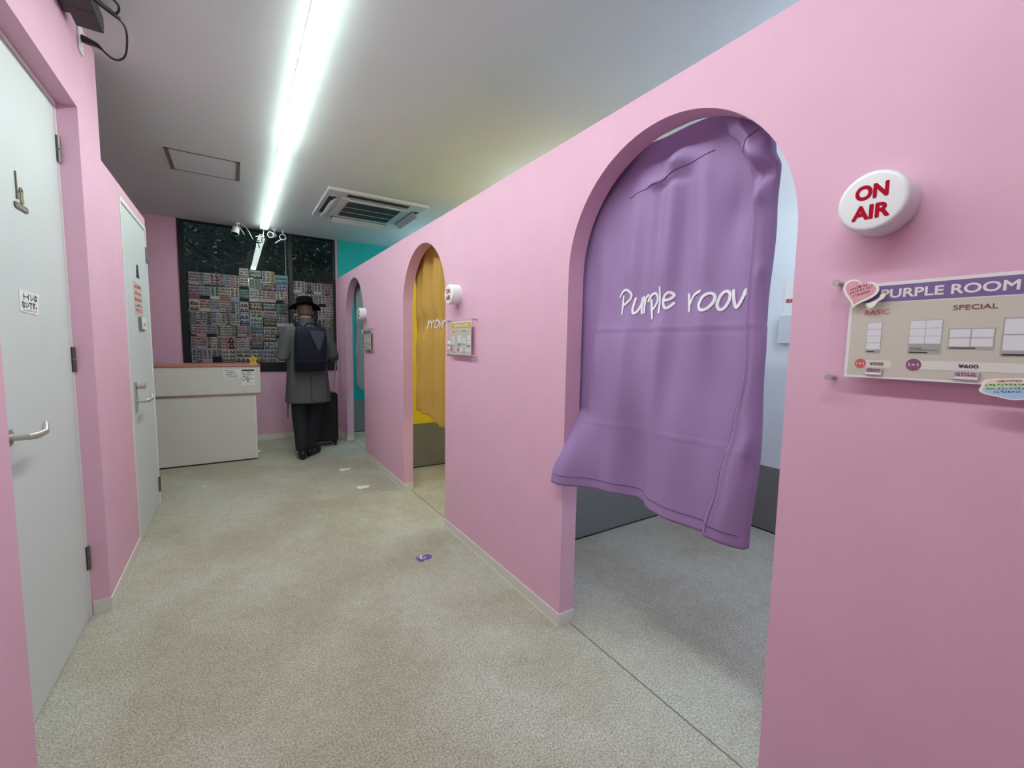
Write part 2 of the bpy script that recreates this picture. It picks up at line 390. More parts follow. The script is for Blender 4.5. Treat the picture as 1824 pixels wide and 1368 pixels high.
PINKPAPER = mat('pink_paper', (212, 186, 180), .6); REDINK = mat('red_ink', (166, 60, 62), .6)
t = thing('paper_notice', 'pale pink notice with heavy red writing on the farther white door', 'notice', (XL, 3.88, 1.46))
obj('paper', MB().prism(F2, [(3.735, 1.462), (4.045, 1.455), (4.03, 1.675), (3.73, 1.682)], .0004, .0014, PINKPAPER), t)
mb = MB(); G = lambda a, b: F2(a, b, .0018)
for z, h in ((1.635, .028), (1.59, .028), (1.55, .024), (1.515, .02), (1.478, .026)): mb.scribble(G, 3.765, z, .24, h, REDINK, 6, .0075)
obj('lettering', mb, t)
t = thing('leaflet_holder', 'white card in a grey holder hanging just under the red notice', 'card', (XL, 3.95, 1.37))
obj('holder', MB().prism(F2, [(3.845, 1.37), (3.865, 1.37), (3.86, 1.45), (3.84, 1.45)], .001, .016, mat('holder_grey', (110, 114, 116), .5)), t)
obj('card', MB().prism(F2, [(3.868, 1.37), (4.07, 1.37), (4.045, 1.45), (3.862, 1.45)], .004, .014, PAPER), t)
obj('lettering', MB().scribble(lambda a, b: F2(a, b, .0146), 3.93, 1.385, .09, .03, GREYINK, 4, .004), t)

# ------------------------------------------------------------------ ceiling tube lights
def light_material(name, c, strength):
    return mat(name, (245, 248, 246), 0.4, emit=c, estr=strength)
TUBE = light_material('tube_diffuser', (236, 255, 246), TUBE_POWER)
TUBE_DIMMED = light_material('tube_diffuser_dimmed', (236, 255, 246), TUBE_POWER * .62)   # emission of the two far tubes lowered to darken the window end
def build_tube(y0, y1, label, lit):
    t = thing('ceiling_light', label, 'light', (0.356, (y0 + y1) / 2, ZC), 'linear ceiling lights in one run')
    mb = MB().box(0.316, 0.398, y0, y1, ZC - .030, ZC, WHITEPL); obj('housing', mb, t)
    mb = MB(); n = 14; P = [(0.357 + .043 * math.cos(PI * i / n), ZC - .0302 - .013 * math.sin(PI * i / n) ** .8) for i in range(n + 1)]
    mb.prism(lambda a, b, c: (a, c, b), P, y0 + .003, y1 - .003, lit); obj('diffuser', mb, t, angle=50); return t
segs = [(4.935, 6.24, 'glowing ceiling tube light farthest away, ending beside the window'), (3.63, 4.93, 'glowing ceiling tube light beside the air conditioner and hatch'),
        (2.325, 3.625, 'second glowing ceiling tube light, reaching almost to the frame top'), (1.02, 2.32, 'nearest glowing ceiling tube light, cut off by the frame top'),
        (-0.285, 1.015, 'glowing ceiling tube light directly overhead, out of the picture')]
for a, b, l in segs: build_tube(a, b, l, TUBE_DIMMED if a > 3 else TUBE)
# booth lamps on the ceiling behind the booth wall
BOOTH = light_material('booth_diffuser', (225, 240, 255), BOOTH_POWER)
for yc, l in ((0.62, 'box-shaped pendant lamp above the purple booth'), (3.1, 'box-shaped pendant lamp above the yellow booth'), (5.4, 'box-shaped pendant lamp above the teal booth')):
    t = thing('pendant_light', l, 'light', (2.75, yc, ZC), 'booth pendant lamps')
    obj('diffuser', MB().box(2.50, 3.00, yc - .25, yc + .25, 2.32, 2.42, BOOTH), t, bevel=.01)
    obj('frame', MB().box(2.49, 3.01, yc - .26, yc + .26, 2.365, 2.375, WHITEPL), t)
    for a in (2.53, 2.97): obj('cord', MB().tube([(a, yc, 2.42), (a, yc, ZC)], .003, WHITEPL, 8), t)
# hatch
HATCHFR = mat('hatch_frame', (112, 110, 110), .5)
t = thing('access_hatch', 'flat rectangular access hatch with grey frame in the ceiling', 'hatch', (-0.15, 4.43, ZC))
mb = MB(); x0, x1, y0, y1, q = -0.392, 0.088, 4.19, 4.665, .016
mb.box(x0, x1, y0, y0 + q * .7, ZC - .004, ZC, HATCHFR).box(x0, x1, y1 - q * .7, y1, ZC - .004, ZC, HATCHFR).box(x0, x0 + q * 1.7, y0, y1, ZC - .004, ZC, HATCHFR).box(x1 - q * 1.7, x1, y0, y1, ZC - .004, ZC, HATCHFR)
obj('frame', mb, t); obj('panel', MB().box(x0 + q * 1.7, x1 - q * 1.7, y0 + q * .7, y1 - q * .7, ZC - .002, ZC, CEIL), t)
# air conditioner
ACW = mat('ac_white', (206, 206, 208), .4); ACD = mat('ac_dark', (34, 36, 40), .6)
t = thing('air_conditioner', 'square ceiling cassette air conditioner with dark grille and open louvers', 'air conditioner', (1.25, 4.82, ZC))
ax0, ax1, ay0, ay1, az = 0.765, 1.725, 4.31, 5.30, ZC - .03
obj('panel', MB().box(ax0, ax1, ay0, ay1, az, ZC, ACW), t, bevel=.006)
FCa = FC(az, 0, 0)
cx, cy = (ax0 + ax1) / 2, (ay0 + ay1) / 2
mb = MB().rect(FCa, cx - .33, cy - .33, cx + .33, cy + .33, .0005, .012, ACW); obj('intake_cover', mb, t, bevel=.004)
g = obj('grille', MB().rect(FCa, cx - .26, cy - .26, cx + .26, cy + .26, .0122, .014, ACD), t)
mb = MB()
for i in range(44): x = cx - .258 + i * .012; mb.rect(FCa, x, cy - .258, x + .003, cy + .258, .0142, .016, mat('grille_bar', (96, 98, 100), .5))
for k in (-.087, .087): mb.rect(FCa, cx - .26, cy + k - .004, cx + .26, cy + k + .004, .0142, .0175, ACW)
obj('grille_bars', mb, g)
for sx, sy in ((-1, 0), (1, 0), (0, -1), (0, 1)):
    mb = MB(); L = .30; o_ = .408; hw = .035
    def S(u, v): return (cx + sx * v + (u if sy else 0), cy + sy * v + (u if sx else 0))
    a = S(-L, o_ - hw); b = S(L, o_ + hw)
    mb.rect(FCa, min(a[0], b[0]), min(a[1], b[1]), max(a[0], b[0]), max(a[1], b[1]), .0004, .0015, ACD)
    obj('outlet_slot', mb, t)
    mb = MB(); q0, q1, q2, q3 = S(-L + .01, o_ - .030), S(L - .01, o_ - .030), S(L - .01, o_ + .022), S(-L + .01, o_ + .022)
    vs = [(*q0, az - .004), (*q1, az - .004), (*q2, az - .045), (*q3, az - .045)]; vs += [(x, y, z - .006) for x, y, z in vs]
    mb.add(vs, [(0, 1, 2, 3), (7, 6, 5, 4), (0, 4, 5, 1), (1, 5, 6, 2), (2, 6, 7, 3), (3, 7, 4, 0)], ACW)
    obj('louver', mb, t)

# ------------------------------------------------------------------ ON AIR lamps
def on_air(y, z, ink, label):
    t = thing('on_air_lamp', label, 'sign lamp', (XR, y, z - .06), 'round ON AIR lamps on the booth wall')
    F = FR(XR, y, z); mb = MB(); n = 48
    prof = [(.064, 0), (.064, .056), (.0632, .0605), (.0612, .0640), (.0575, .0662), (.054, .0668)]
    vs = []; fs = []
    for r, c in prof: vs += [F(r * math.cos(2 * PI * k / n), r * math.sin(2 * PI * k / n), c) for k in range(n)]
    for i in range(len(prof) - 1): fs += [(i * n + k, i * n + (k + 1) % n, (i + 1) * n + (k + 1) % n, (i + 1) * n + k) for k in range(n)]
    fs += [tuple((len(prof) - 1) * n + k for k in range(n))]
    mb.add(vs, fs, WHITEPL); obj('housing', mb, t)
    obj('lettering', MB().text(F, 'ON', 0, .006, .029, .0674, ink, bold=.045, width=.055), t)
    obj('lettering', MB().text(F, 'AIR', 0, -.036, .029, .0674, ink, bold=.045, width=.063), t)
on_air(0.392, 1.622, RED, 'white ON AIR lamp with red letters above the PURPLE ROOM board')
on_air(2.575, 1.618, RED, 'white ON AIR lamp above the board with a yellow heading')
on_air(4.935, 1.618, mat('dark_letters', (40, 34, 44), .4), 'farthest white ON AIR lamp, dark letters, beside the teal booth arch')

# ------------------------------------------------------------------ acrylic price boards
BEIGE = mat('board_beige', (205, 199, 184), .55); GRID = mat('frame_sample_grey', (168, 170, 164), .6); GWHITE = mat('sample_white', (226, 226, 230), .6)
CORAL = mat('coral_print', (206, 96, 92), .6); MAUVE = mat('mauve_print', (140, 84, 116), .6); BROWNP = mat('brown_print', (112, 74, 74), .6)
PALE = mat('pale_bar', (224, 222, 214), .6); MARKINK = mat('marker_ink', (84, 60, 76), .6); TAPE = mat('pinkish_label', (196, 168, 184), .45)
def board(y0, z0, head, headtxt, label):
    F = FR(XR, y0, z0)                     # a to the right from the paper's left edge, b up from its bottom
    t = thing('price_board', label, 'sign', (XR, y0 - .15, z0), 'acrylic price boards on the booth wall')
    obj('acrylic_plate', MB().rect(F, -.036, -.012, .336, .226, .0262, .0292, ACRYL), t)
    C = .0260 - .0022
    pp = obj('paper', MB().rect(F, 0, 0, .297, .21, C, C + .0006, PAPER), t)
    C += .0008
    obj('printed_area', MB().rect(F, .006, .006, .291, .166, C, C + .0002, BEIGE), pp)
    obj('heading_band', MB().rect(F, .006, .168, .291, .203, C, C + .0002, head), pp)
    C += .0004
    if headtxt:
        obj('heading', MB().text(F, headtxt, .157, .1765, .0185, C, PAPER, bold=.028, width=.20 if len(headtxt) > 9 else .17), pp)
    obj('subheading', MB().text(F, 'BASIC', .052, .142, .0095, C, CORAL, bold=.02, width=.043), pp)
    obj('subheading', MB().text(F, 'SPECIAL', .203, .144, .0095, C, BROWNP, bold=.02, width=.060), pp)
    def sample(a0, b0, a1, b1, cols, rows, cap, gap=.0016, cb=.003, marks=False):
        mb = MB(); mb.rect(F, a0, b0, a1, b1, C, C + .0002, GRID)
        w_ = (a1 - a0 - gap * (cols + 1)) / cols; h = (b1 - b0 - cap - gap * (rows + 1)) / rows
        for i in range(cols):
            for j in range(rows):
                x = a0 + gap + i * (w_ + gap); y = b0 + cap + gap + j * (h + gap)
                mb.rect(F, x, y, x + w_, y + h, C + .0003, C + .0004, GWHITE)
        mb.rect(F, a0 + .003, b0 + .002, a0 + (a1 - a0) * .62, b0 + .002 + cb, C + .0003, C + .0005, INK)
        if marks: mb.scribble(lambda a, b: F(a, b, C + .0005), .113, .066, .02, .003, INK, 6, .0007); mb.rect(F, .113, .0635, .157, .0642, C + .0003, C + .0005, INK)
        obj('frame_sample', mb, pp)
    sample(.037, .056, .064, .124, 1, 4, .007, .001, .002)
    sample(.110, .056, .161, .126, 2, 3, .020, .001, .0022, True)
    sample(.170, .066, .234, .108, 2, 2, .004, .0022, .0018)
    sample(.242, .054, .291, .126, 1, 2, .009, .0025, .003)
    for p, (ca, cb_, cr, cm), (pa, pb, ph, pt, pw, pmn), th in ((pill(.035, .024, .086, .040), (.030, .032, .0105, CORAL), (.060, .029, .0068, '¥500', .024, BROWNP), .0055), (pill(.118, .024, .284, .042), (.122, .033, .0125, MAUVE), (.203, .0305, .0068, '¥600', .027, INK), .0062)):
        q = obj('price_bar', MB().prism(F, p, C, C + .0002, PALE).text(F, pt, pa, pb, ph, C + .0006, pmn, bold=.03, width=pw), pp)
        obj('badge', MB().disc(F, ca, cb_, cr, C + .0003, C + .0004, cm).text(F, '1+1', ca, cb_ - .0028, th, C + .0006, PAPER, bold=.03, width=th * 2.4), pp)
    for a, w_ in ((.056, .015), (.201, .018)):
        mb = MB(); mb.prism(F, [(a - w_, .0075), (a + w_, .0065), (a + w_ * 1.05, .0215), (a - w_ * .92, .0225)], C + .0008, C + .0022, TAPE)
        mb.rect(F, a - w_ * .95, .0085, a + w_ * .9, .0125, C + .0023, C + .0025, PAPER)
        for z in (.0145, .0182): mb.scribble(lambda p, q: F(p, q, C + .0026), a - w_ * .8, z, w_ * 1.6, .0028, MARKINK, 7, .0009)
        obj('taped_label', mb, pp)
    for a in (-.028, .328):
        for b in (-.004, .218):
            s_ = MB().disc(F, a, b, .0055, 0, .0258, STEEL, 20).disc(F, a, b, .0078, .0293, .0345, STEEL, 24); obj('standoff', s_, t)
    return F, C
PURPLEHEAD = mat('purple_heading', (122, 96, 150), .55)
F, C = board(.430, 1.241, PURPLEHEAD, 'PURPLE ROOM', 'nearest acrylic price board headed PURPLE ROOM, under the large ON AIR lamp')
# heart and cloud stickers on the nearest board
STK = mat('sticker_white', (238, 236, 234), .45); HEARTP = mat('sticker_pink', (222, 160, 172), .5)
def heart(cx_, cy_, s_, rot, n=40):
    o = []
    for i in range(n):
        a = 2 * PI * i / n; x = 16 * math.sin(a) ** 3 / 16; y = (13 * math.cos(a) - 5 * math.cos(2 * a) - 2 * math.cos(3 * a) - math.cos(4 * a)) / 16
        c, d = math.cos(rot), math.sin(rot); o.append((cx_ + s_ * (x * c - y * d), cy_ + s_ * (x * d + y * c)))
    return o
C2 = .0355
t = thing('heart_sticker', 'pink heart sticker with handwriting on the upper corner of the PURPLE ROOM board', 'sticker', F(.02, .17, C2))
obj('backing', MB().prism(F, heart(.020, .192, .0345, -.28), C2, C2 + .0012, STK), t)
obj('heart', MB().prism(F, heart(.020, .193, .0290, -.28), C2 + .0013, C2 + .0015, HEARTP), t)
mb = MB(); G = lambda a, b: F(a, b, C2 + .0018)
for k, (a, b, w_) in enumerate(((.004, .205, .03), (.003, .197, .042), (.010, .188, .03))):
    mb.scribble(lambda p, q: G(p, q + (p - .02) * .28), a, b - .004, w_, .006, mat('maroon_ink', (120, 50, 60), .6), 9, .0009)
obj('lettering', mb, t)
tail = [(.034, .160), (.040, .153), (.050, .156), (.057, .168), (.066, .174), (.070, .182), (.066, .188), (.060, .185), (.058, .178), (.050, .172), (.042, .168), (.036, .166)]
obj('tail', MB().prism(F, tail, C2 + .0004, C2 + .0014, STK), t)
mb = MB().ribbon(G, [(a * .9 + .0052, b * .9 + .0172) for a, b in tail] , .0011, mat('olive_ink', (150, 140, 100), .6)); obj('outline', mb, t)
t = thing('cloud_sticker', 'pastel cloud-shaped sticker with handwriting at the lower right of the PURPLE ROOM board', 'sticker', F(.26, -.03, C2))
def cloud(s_, cx_=.262, cy_=-.004):
    o = []
    for i in range(60):
        a = 2 * PI * i / 60; r = 1 + .07 * math.cos(5 * a + .6)
        o.append((cx_ + s_ * .040 * r * math.cos(a), cy_ + s_ * .0195 * r * math.sin(a)))
    return o
obj('backing', MB().prism(F, cloud(1), C2, C2 + .0012, STK), t)
base = cloud(.88); top = [p for p in base]
def band(lo, hi):
    P = []
    for a, b in base: P.append((a, max(lo(a), min(hi(a), b))))
    return P
l1 = lambda a: -.003 + (a - .262) * .2; l2 = lambda a: .006 + (a - .262) * .1
mb = MB().prism(F, band(l2, lambda a: 1), C2 + .0013, C2 + .0014, mat('pastel_peach', (236, 214, 190), .5)).prism(F, band(lambda a: -1, l1), C2 + .0013, C2 + .0014, mat('pastel_blue', (170, 210, 236), .5)).prism(F, band(l1, l2), C2 + .0013, C2 + .0014, mat('pastel_green', (190, 220, 170), .5))
obj('cloud', mb, t)
mb = MB(); G = lambda a, b: F(a, b + (a - .262) * .1, C2 + .0018)
for a, b, w_ in ((.245, .008, .03), (.230, .001, .06), (.232, -.006, .058), (.242, -.012, .04)): mb.scribble(G, a, b, w_, .004, mat('violet_ink', (96, 84, 130), .6), 12, .0007)
obj('lettering', mb, t)
t = thing('sticker_tab', 'small pink paper tab under the cloud sticker on the PURPLE ROOM board', 'sticker', F(.286, -.05, C2))
obj('tab', MB().prism(F, [(.280, -.022), (.302, -.05), (.31, -.046), (.289, -.018)], C2 - .002, C2 - .0008, HEARTP), t)
F, C = board(2.63, 1.234, mat('yellow_heading', (206, 186, 62), .55), 'LEMON ROOM', 'acrylic price board with yellow heading between the yellow and purple booths')
RB = mat('red_brown_ink', (150, 70, 74), .6)
t = thing('paper_sticker', 'white sticker with reddish scribbles on the edge of the yellow-headed board', 'sticker', F(0, .06, .036))
obj('backing', MB().prism(F, [(-.030, .066), (-.012, .092), (.010, .083), (.026, .07), (.022, .04), (.004, .036), (-.022, .044)], .036, .037, STK), t)
obj('lettering', MB().scribble(lambda a, b: F(a, b, .0373), -.022, .046, .04, .03, RB, 6, .0028), t)
F, C = board(4.905, 1.228, mat('grey_green_heading', (126, 140, 126), .55), '', 'farthest acrylic price board with grey-green heading, beside the teal booth arch')
t = thing('paper_sticker', 'small white sticker on the upper corner of the farthest board', 'sticker', F(-.01, .2, .036))
obj('backing', MB().prism(F, [(-.03, .17), (-.034, .198), (-.012, .228), (.012, .212), (.016, .185), (-.004, .172)], .036, .037, STK), t)

# ------------------------------------------------------------------ curtains
def cloth_grid(mb, P, nu, nv, m):
    o = [P(u / nu, v / nv) for v in range(nv + 1) for u in range(nu + 1)]
    return mb.add(o, [(v * (nu + 1) + u, v * (nu + 1) + u + 1, (v + 1) * (nu + 1) + u + 1, (v + 1) * (nu + 1) + u) for v in range(nv) for u in range(nu)], m)
GLY = {'P': [[(0, .75), (.25, .96), (.6, 1), (.95, .82), (.9, .6), (.55, .42), (.36, .36)], [(.33, .74), (.3, .4), (.3, 0)]],
 'u': [[(.28, .95), (.1, .5), (.06, .15), (.25, .02), (.55, .2), (.85, .6), (.93, .95)], [(.93, .95), (.88, .4), (.95, 0)]],
 'r': [[(.02, .92), (.12, .45), (.18, 0)], [(.18, .38), (.5, .82), (1, 1)]],
 'p': [[(.0, .72), (.3, .95), (.7, 1), (.95, .82), (.9, .62), (.6, .42), (.4, .36)], [(.3, .74), (.38, .35), (.5, 0)]],
 'l': [[(.35, 1), (.5, .5), (.6, 0)]],
 'e': [[(.12, .5), (.6, .56), (.95, .8), (.6, 1), (.25, .86), (.05, .5), (.2, .1), (.5, .02), (.97, .3)]],
 'o': [[(.5, .97), (.22, .75), (.06, .3), (.25, .03), (.6, .1), (.93, .5), (.95, .85), (.7, 1), (.42, .93)]],
 'm': [[(0, 1), (.06, .4), (.17, .04), (.34, .5), (.46, 1), (.55, .5), (.62, .1), (.78, .6), (.9, 1), (1, 0)]],
 'M': [[(0, 0), (.06, 1)], [(.06, .6), (.28, .98), (.45, .7), (.5, 0)], [(.5, .6), (.75, 1), (.92, .7), (1, 0)]],
 'n': [[(.04, 0), (.08, 1)], [(.08, .92), (.65, .1)], [(.65, .1), (.92, 1)]]}
def handwriting(mb, G, boxes, wd, m):
    for ch, y0, z0, y1, z1 in boxes:
        for st in GLY[ch]:
            mb.ribbon(lambda a, b: G(a, b), [(y0 + (y1 - y0) * a, z0 + (z1 - z0) * b) for a, b in st], wd, m, 5)
    return mb
# purple curtain: hangs behind the arch, near edge folded back over the front, lower far corner blown out into the corridor
YEd = [(2.07, .880), (1.98, .83), (1.916, .785), (1.85, .752), (1.777, .738), (1.585, .735), (1.453, .732), (1.229, .716), (1.08, .737), (.895, .772), (.69, .816)]
YFd = [(2.07, .715), (1.97, .716), (1.88, .690), (1.825, .672), (1.72, .676), (1.654, .674), (1.467, .678), (1.27, .668), (1.0, .660), (.69, .675)]
AC, AR, AZ = 1.0175, .4525, 1.6075
def arch_h(y):
    d = AR * AR - (y - AC) ** 2; return AZ + math.sqrt(d) if d > 0 else AZ
def XP(y, z):
    x = 1.340 - .030 * ss(1.75, 1.0, z)
    x -= (.028 * ss(1.03, .93, z) + .095 * ss(1.0, .69, z) ** .7) * ss(1.30, 1.466, y)
    lo = ss(1.25, .69, z)
    x += .055 * gauss(y, 1.15, .085) * lo - .020 * gauss(y, 1.32, .06) * lo - .026 * gauss(y, .95, .08) * lo
    mid = ss(2.02, 1.85, z) * (1 - .6 * ss(1.35, .95, z)) * (1 - .55 * gauss(z, 1.475, .09))
    x -= .038 * gauss(y, 1.03 + .05 * (1.6 - z), .042) * mid
    x -= .034 * gauss(y, .90 - .06 * (1.75 - z), .040) * mid * ss(1.15, 1.5, z)
    x -= .024 * gauss(y, 1.20 + .07 * (1.5 - z), .045) * mid + .016 * gauss(y, 1.115, .022) * mid * ss(1.3, 1.6, z)
    x -= .018 * gauss(y, 1.36, .035) * ss(1.05, 1.3, z) * ss(1.85, 1.6, z)
    x += .030 * gauss(y, .80, .035) * gauss(z, 1.74, .10) + .012 * gauss(y, .99, .03) * gauss(z, 1.70, .14)
    x += .005 * math.sin(9 * z + 5 * y) * math.sin(14 * y - 3 * z) + .0025 * math.sin(31 * y + 6 * z)
    x -= .0030 * gauss(z, 1.372, .005) + .0022 * gauss(z, 1.005 - .02 * y, .005) - .002 * gauss(z, 1.36, .006)
    # cloth bunched under the top band
    x -= .040 * gauss(y, 1.0, .050) * gauss(z, 1.945, .030) + .026 * gauss(y, 1.09, .045) * gauss(z, 1.90, .022) - .016 * gauss(y, 1.04, .06) * gauss(z, 1.885, .012)
    back = max(ss(1.40, 1.455, y) * ss(.995, 1.02, z), ss(-.02, .03, z - arch_h(y)))
    if back > 0: x = x + (max(x, 1.330) - x) * back
    return x
def YL(z):
    xe = XP(1.4665, z); return 1.4665 + .034 * ss(1.313, 1.324, xe) + .040 * ss(1.222, 1.18, xe)
def zhem(u): return .688 + .004 * math.sin(9 * u)
SPL = .78
def PC(u, v):
    zt = 2.078 - .020 * ss(.0, .55, u)
    z = zt + (zhem(u) - zt) * v
    yF, yE, yL = interp(YFd, z), interp(YEd, z), YL(z)
    if u <= SPL:
        y = yL + (yF - yL) * (u / SPL); return (XP(y, z), y, z)
    k = (u - SPL) / (1 - SPL); y = yF + (yE - yF) * k
    sp = math.sin(PI * min(1, k * .95 + .03))
    bul = .010 + .032 * sp ** .8 + .030 * gauss(z, 1.865, .030) * sp - .026 * gauss(z, 1.805, .026) * sp + .020 * gauss(z, 1.745, .030) * gauss(k, .35, .25)
    bul += .007 * math.sin(z * 8 + 1) * sp + .014 * gauss(z, 1.02, .05) * gauss(k, .2, .2) + .012 * gauss(z, 1.53, .03) * gauss(k, .15, .2) + .010 * gauss(k, .75 - .25 * (z - 1.2), .12)
    x = XP(yF, z) + (XP(y, z) - XP(yF, z)) * k - bul - .004
    back = ss(-.035, .015, z - arch_h(y))
    if back > 0: x = x + (min(max(x, 1.3175), XP(y, z) - .006) - x) * back
    return (x, y, z)
t = thing('curtain', 'purple curtain lettered Purple room hanging in the nearest arch', 'curtain', (1.33, 1.06, .69))
mb = MB(); cloth_grid(mb, PC, 150, 150, PURPLECLOTH); obj('cloth', mb, t, angle=80, solid=.0016)
G = lambda a, b: (XP(a, b) - .0036, a, b)
PT = [('P', 1.261, 1.435, 1.192, 1.527), ('u', 1.188, 1.432, 1.14, 1.493), ('r', 1.135, 1.434, 1.112, 1.498), ('p', 1.112, 1.41, 1.064, 1.501), ('l', 1.06, 1.43, 1.047, 1.52), ('e', 1.04, 1.443, .998, 1.499), ('r', .943, 1.428, .89, 1.49), ('o', .891, 1.426, .839, 1.481), ('o', .834, 1.425, .794, 1.484), ('m', .786, 1.428, .700, 1.484)]
for word in (PT[:6], PT[6:]): obj('lettering', handwriting(MB(), G, word, .0100, CLOTHPRINT), t, smooth=False)
def seam(name, pts, off, wd): obj(name, MB().tube([Vector(p) + Vector((-off, 0, 0)) for p in pts], wd, PURPLESEAM, 6), t)
seam('hem_stitching', [PC(u / 120 * SPL, 1 - .030) for u in range(2, 119)], .0016, .0011)
seam('hem_stitching', [PC(SPL + (1 - SPL) * k / 24, 1 - .030) for k in range(3, 24)], .0016, .0011)
seam('edge_stitching', [PC(1 - .034, v / 80) for v in range(44, 80)], .0016, .0011)
seam('band_seam', [(XP(y, z), y, z) for y, z in [(1.24 - .36 * k / 40, 1.888 + .055 * (k / 40) - .012 * math.sin(PI * k / 40)) for k in range(41)]], .0018, .0012)
seam('band_seam', [PC(SPL + (1 - SPL) * k / 20, .075 + .05 * k / 20) for k in range(4, 20)], .0018, .0013)
obj('rod', MB().tube([(1.352, .45, 2.088), (1.352, 1.60, 2.088)], .008, STEEL, 12), t)
# yellow and grey-green curtains
def simple_curtain(name_label, y0, y1, zt, zb_l, zb_r, m, xb, folds, letters, rod_y):
    t = thing('curtain', name_label, 'curtain', (xb, (y0 + y1) / 2, min(zb_l, zb_r)))
    def X(y, z):
        k = ss(zt + .02, zt - .22, z); x = xb
        for yc, s_, a, lean in folds: x -= a * gauss(y, yc + lean * (zt - z), s_) * (.35 + .65 * k) * (1 - .75 * gauss(z, 1.46, .09))
        x += .003 * math.sin(17 * z + 6 * y) + .006 * math.sin(11 * y - 2 * z)
        return x
    def P(u, v):
        y = y0 + (y1 - y0) * u; zb = zb_l + (zb_r - zb_l) * u + .018 * math.sin(PI * 2.2 * u); z = zt + (zb - zt) * v
        yy = y + .03 * (u < .0) + (-.035 * math.sin(PI * v) ** 2) * (1 - u) ** 3
        return (X(yy, z), yy, z)
    mb = MB(); cloth_grid(mb, P, 130, 90, m); obj('cloth', mb, t, angle=80, solid=.0016)
    for word in ((letters[:3], letters[3:]) if letters else ()): obj('lettering', handwriting(MB(), lambda a, b: (X(a, b) - .0065, a, b), word, .010, CLOTHPRINT), t, smooth=False)
    mb = MB(); mb.tube([Vector(P(k / 60, .965)) + Vector((-.0018, 0, 0)) for k in range(61)], .0012, m, 6); obj('hem_stitching', mb, t)
    obj('rod', MB().tube([(xb + .012, rod_y[0], zt + .008), (xb + .012, rod_y[1], zt + .008)], .008, STEEL, 12), t)
LT = [('M', 3.415, 1.43, 3.285, 1.49), ('o', 3.271, 1.428, 3.197, 1.49), ('n', 3.185, 1.43, 3.108, 1.484), ('r', 3.091, 1.43, 3.04, 1.483), ('o', 3.034, 1.428, 2.978, 1.485), ('o', 2.96, 1.43, 2.90, 1.485), ('M', 2.88, 1.43, 2.79, 1.49)]
simple_curtain('mustard yellow curtain with white lettering in the middle arch', 3.72, 2.80, 2.10, .705, .655, GOLDCLOTH, 1.365, [(3.44, .045, .040, .03), (3.26, .05, .030, -.03), (3.08, .035, .040, .02), (3.60, .05, .030, .02), (2.9, .05, .02, 0)], LT, (2.70, 3.80))
simple_curtain('plain grey-green curtain in the farthest arch', 6.03, 5.06, 2.10, .73, .66, GREYCLOTH, 1.365, [(5.80, .05, .03, .02), (5.62, .05, .035, .02), (5.45, .06, .03, -.03), (5.25, .05, .024, .02)], None, (4.94, 6.14))
# notice and leaflet pocket in the purple booth
FB = FR(3.17 + .01, 0, 0)
FB = lambda a, b, c: (3.18 - c, a, b)
t = thing('paper_notice', 'white notice with red and black writing inside the purple booth', 'notice', (3.18, 1.41, 1.55))
obj('paper', MB().prism(FB, [(1.515, 1.555), (1.305, 1.555), (1.305, 1.775), (1.515, 1.775)], .001, .002, PAPER), t)
FBt = lambda a, b, c: (3.18 - c, 1.515 - a, b)
mb = MB().text(FBt, 'プリ機', .045, 1.735, .018, .0024, INK, align='LEFT', bold=.02).text(FBt, '混雑時は', .008, 1.622, .020, .0024, REDINK, align='LEFT', bold=.04).text(FBt, 'ご注意', .055, 1.585, .018, .0024, INK, align='LEFT', bold=.02)
obj('lettering', mb, t)
t = thing('leaflet_pocket', 'pale translucent pocket below the notice inside the purple booth', 'pocket', (3.18, 1.41, 1.34))
obj('pocket', MB().box(3.15, 3.179, 1.30, 1.525, 1.345, 1.535, mat('frosted_plastic', (206, 208, 218), .5)), t, bevel=.003)

# ------------------------------------------------------------------ floor stickers and scraps
def lobes(l, r, z, m):
    """two overlapping rounded lobes (x, y, rx, ry) lying on the carpet"""
    mb = MB()
    for k, (x, y, rx, ry) in enumerate((l, r)): mb.disc(FLR, x, y, rx, .0006, z + .0002 * k, m, 28, ry)
    return mb
FLR = FF(0, 0, 0)
t = thing('floor_sticker', 'purple two-lobed floor sticker with a white mark on the carpet', 'sticker', (.932, 2.40, 0))
obj('sticker', lobes((.907, 2.405, .024, .042), (.950, 2.405, .029, .031), .0020, mat('sticker_purple', (104, 78, 150), .5)), t)
obj('mark', MB().ribbon(lambda a, b: FLR(a, b, .0024), [(.897, 2.428), (.912, 2.430), (.926, 2.436), (.916, 2.418), (.908, 2.402), (.922, 2.398), (.940, 2.406)], .0075, PAPER, 4), t)
CREAM = mat('sticker_cream', (226, 220, 194), .6)
for (x, y, l) in ((.889, 4.57, 'cream bone-shaped floor sticker nearer the person'), (.914, 3.918, 'cream bone-shaped floor sticker nearer the yellow arch')):
    o = obj('floor_sticker', lobes((x, y, .030, .050), (x + .045, y, .034, .036), .0020, CREAM)); tag(o, l, 'sticker', 'cream floor stickers')
o = obj('paper_scrap', MB().prism(FLR, [(-.282, 4.612), (-.243, 4.622), (-.24, 4.632), (-.278, 4.628)], .0006, .003, PAPER)); tag(o, 'tiny white paper scrap on the carpet before the counter', 'scrap')
o = obj('door_stop', MB().loft([(.205, 5.80, 0, .016, .012), (.205, 5.80, .014, .013, .010), (.205, 5.80, .022, .005, .005)], WHITEPL, 14)); tag(o, 'small white stopper on the carpet at the counter corner', 'door stop')
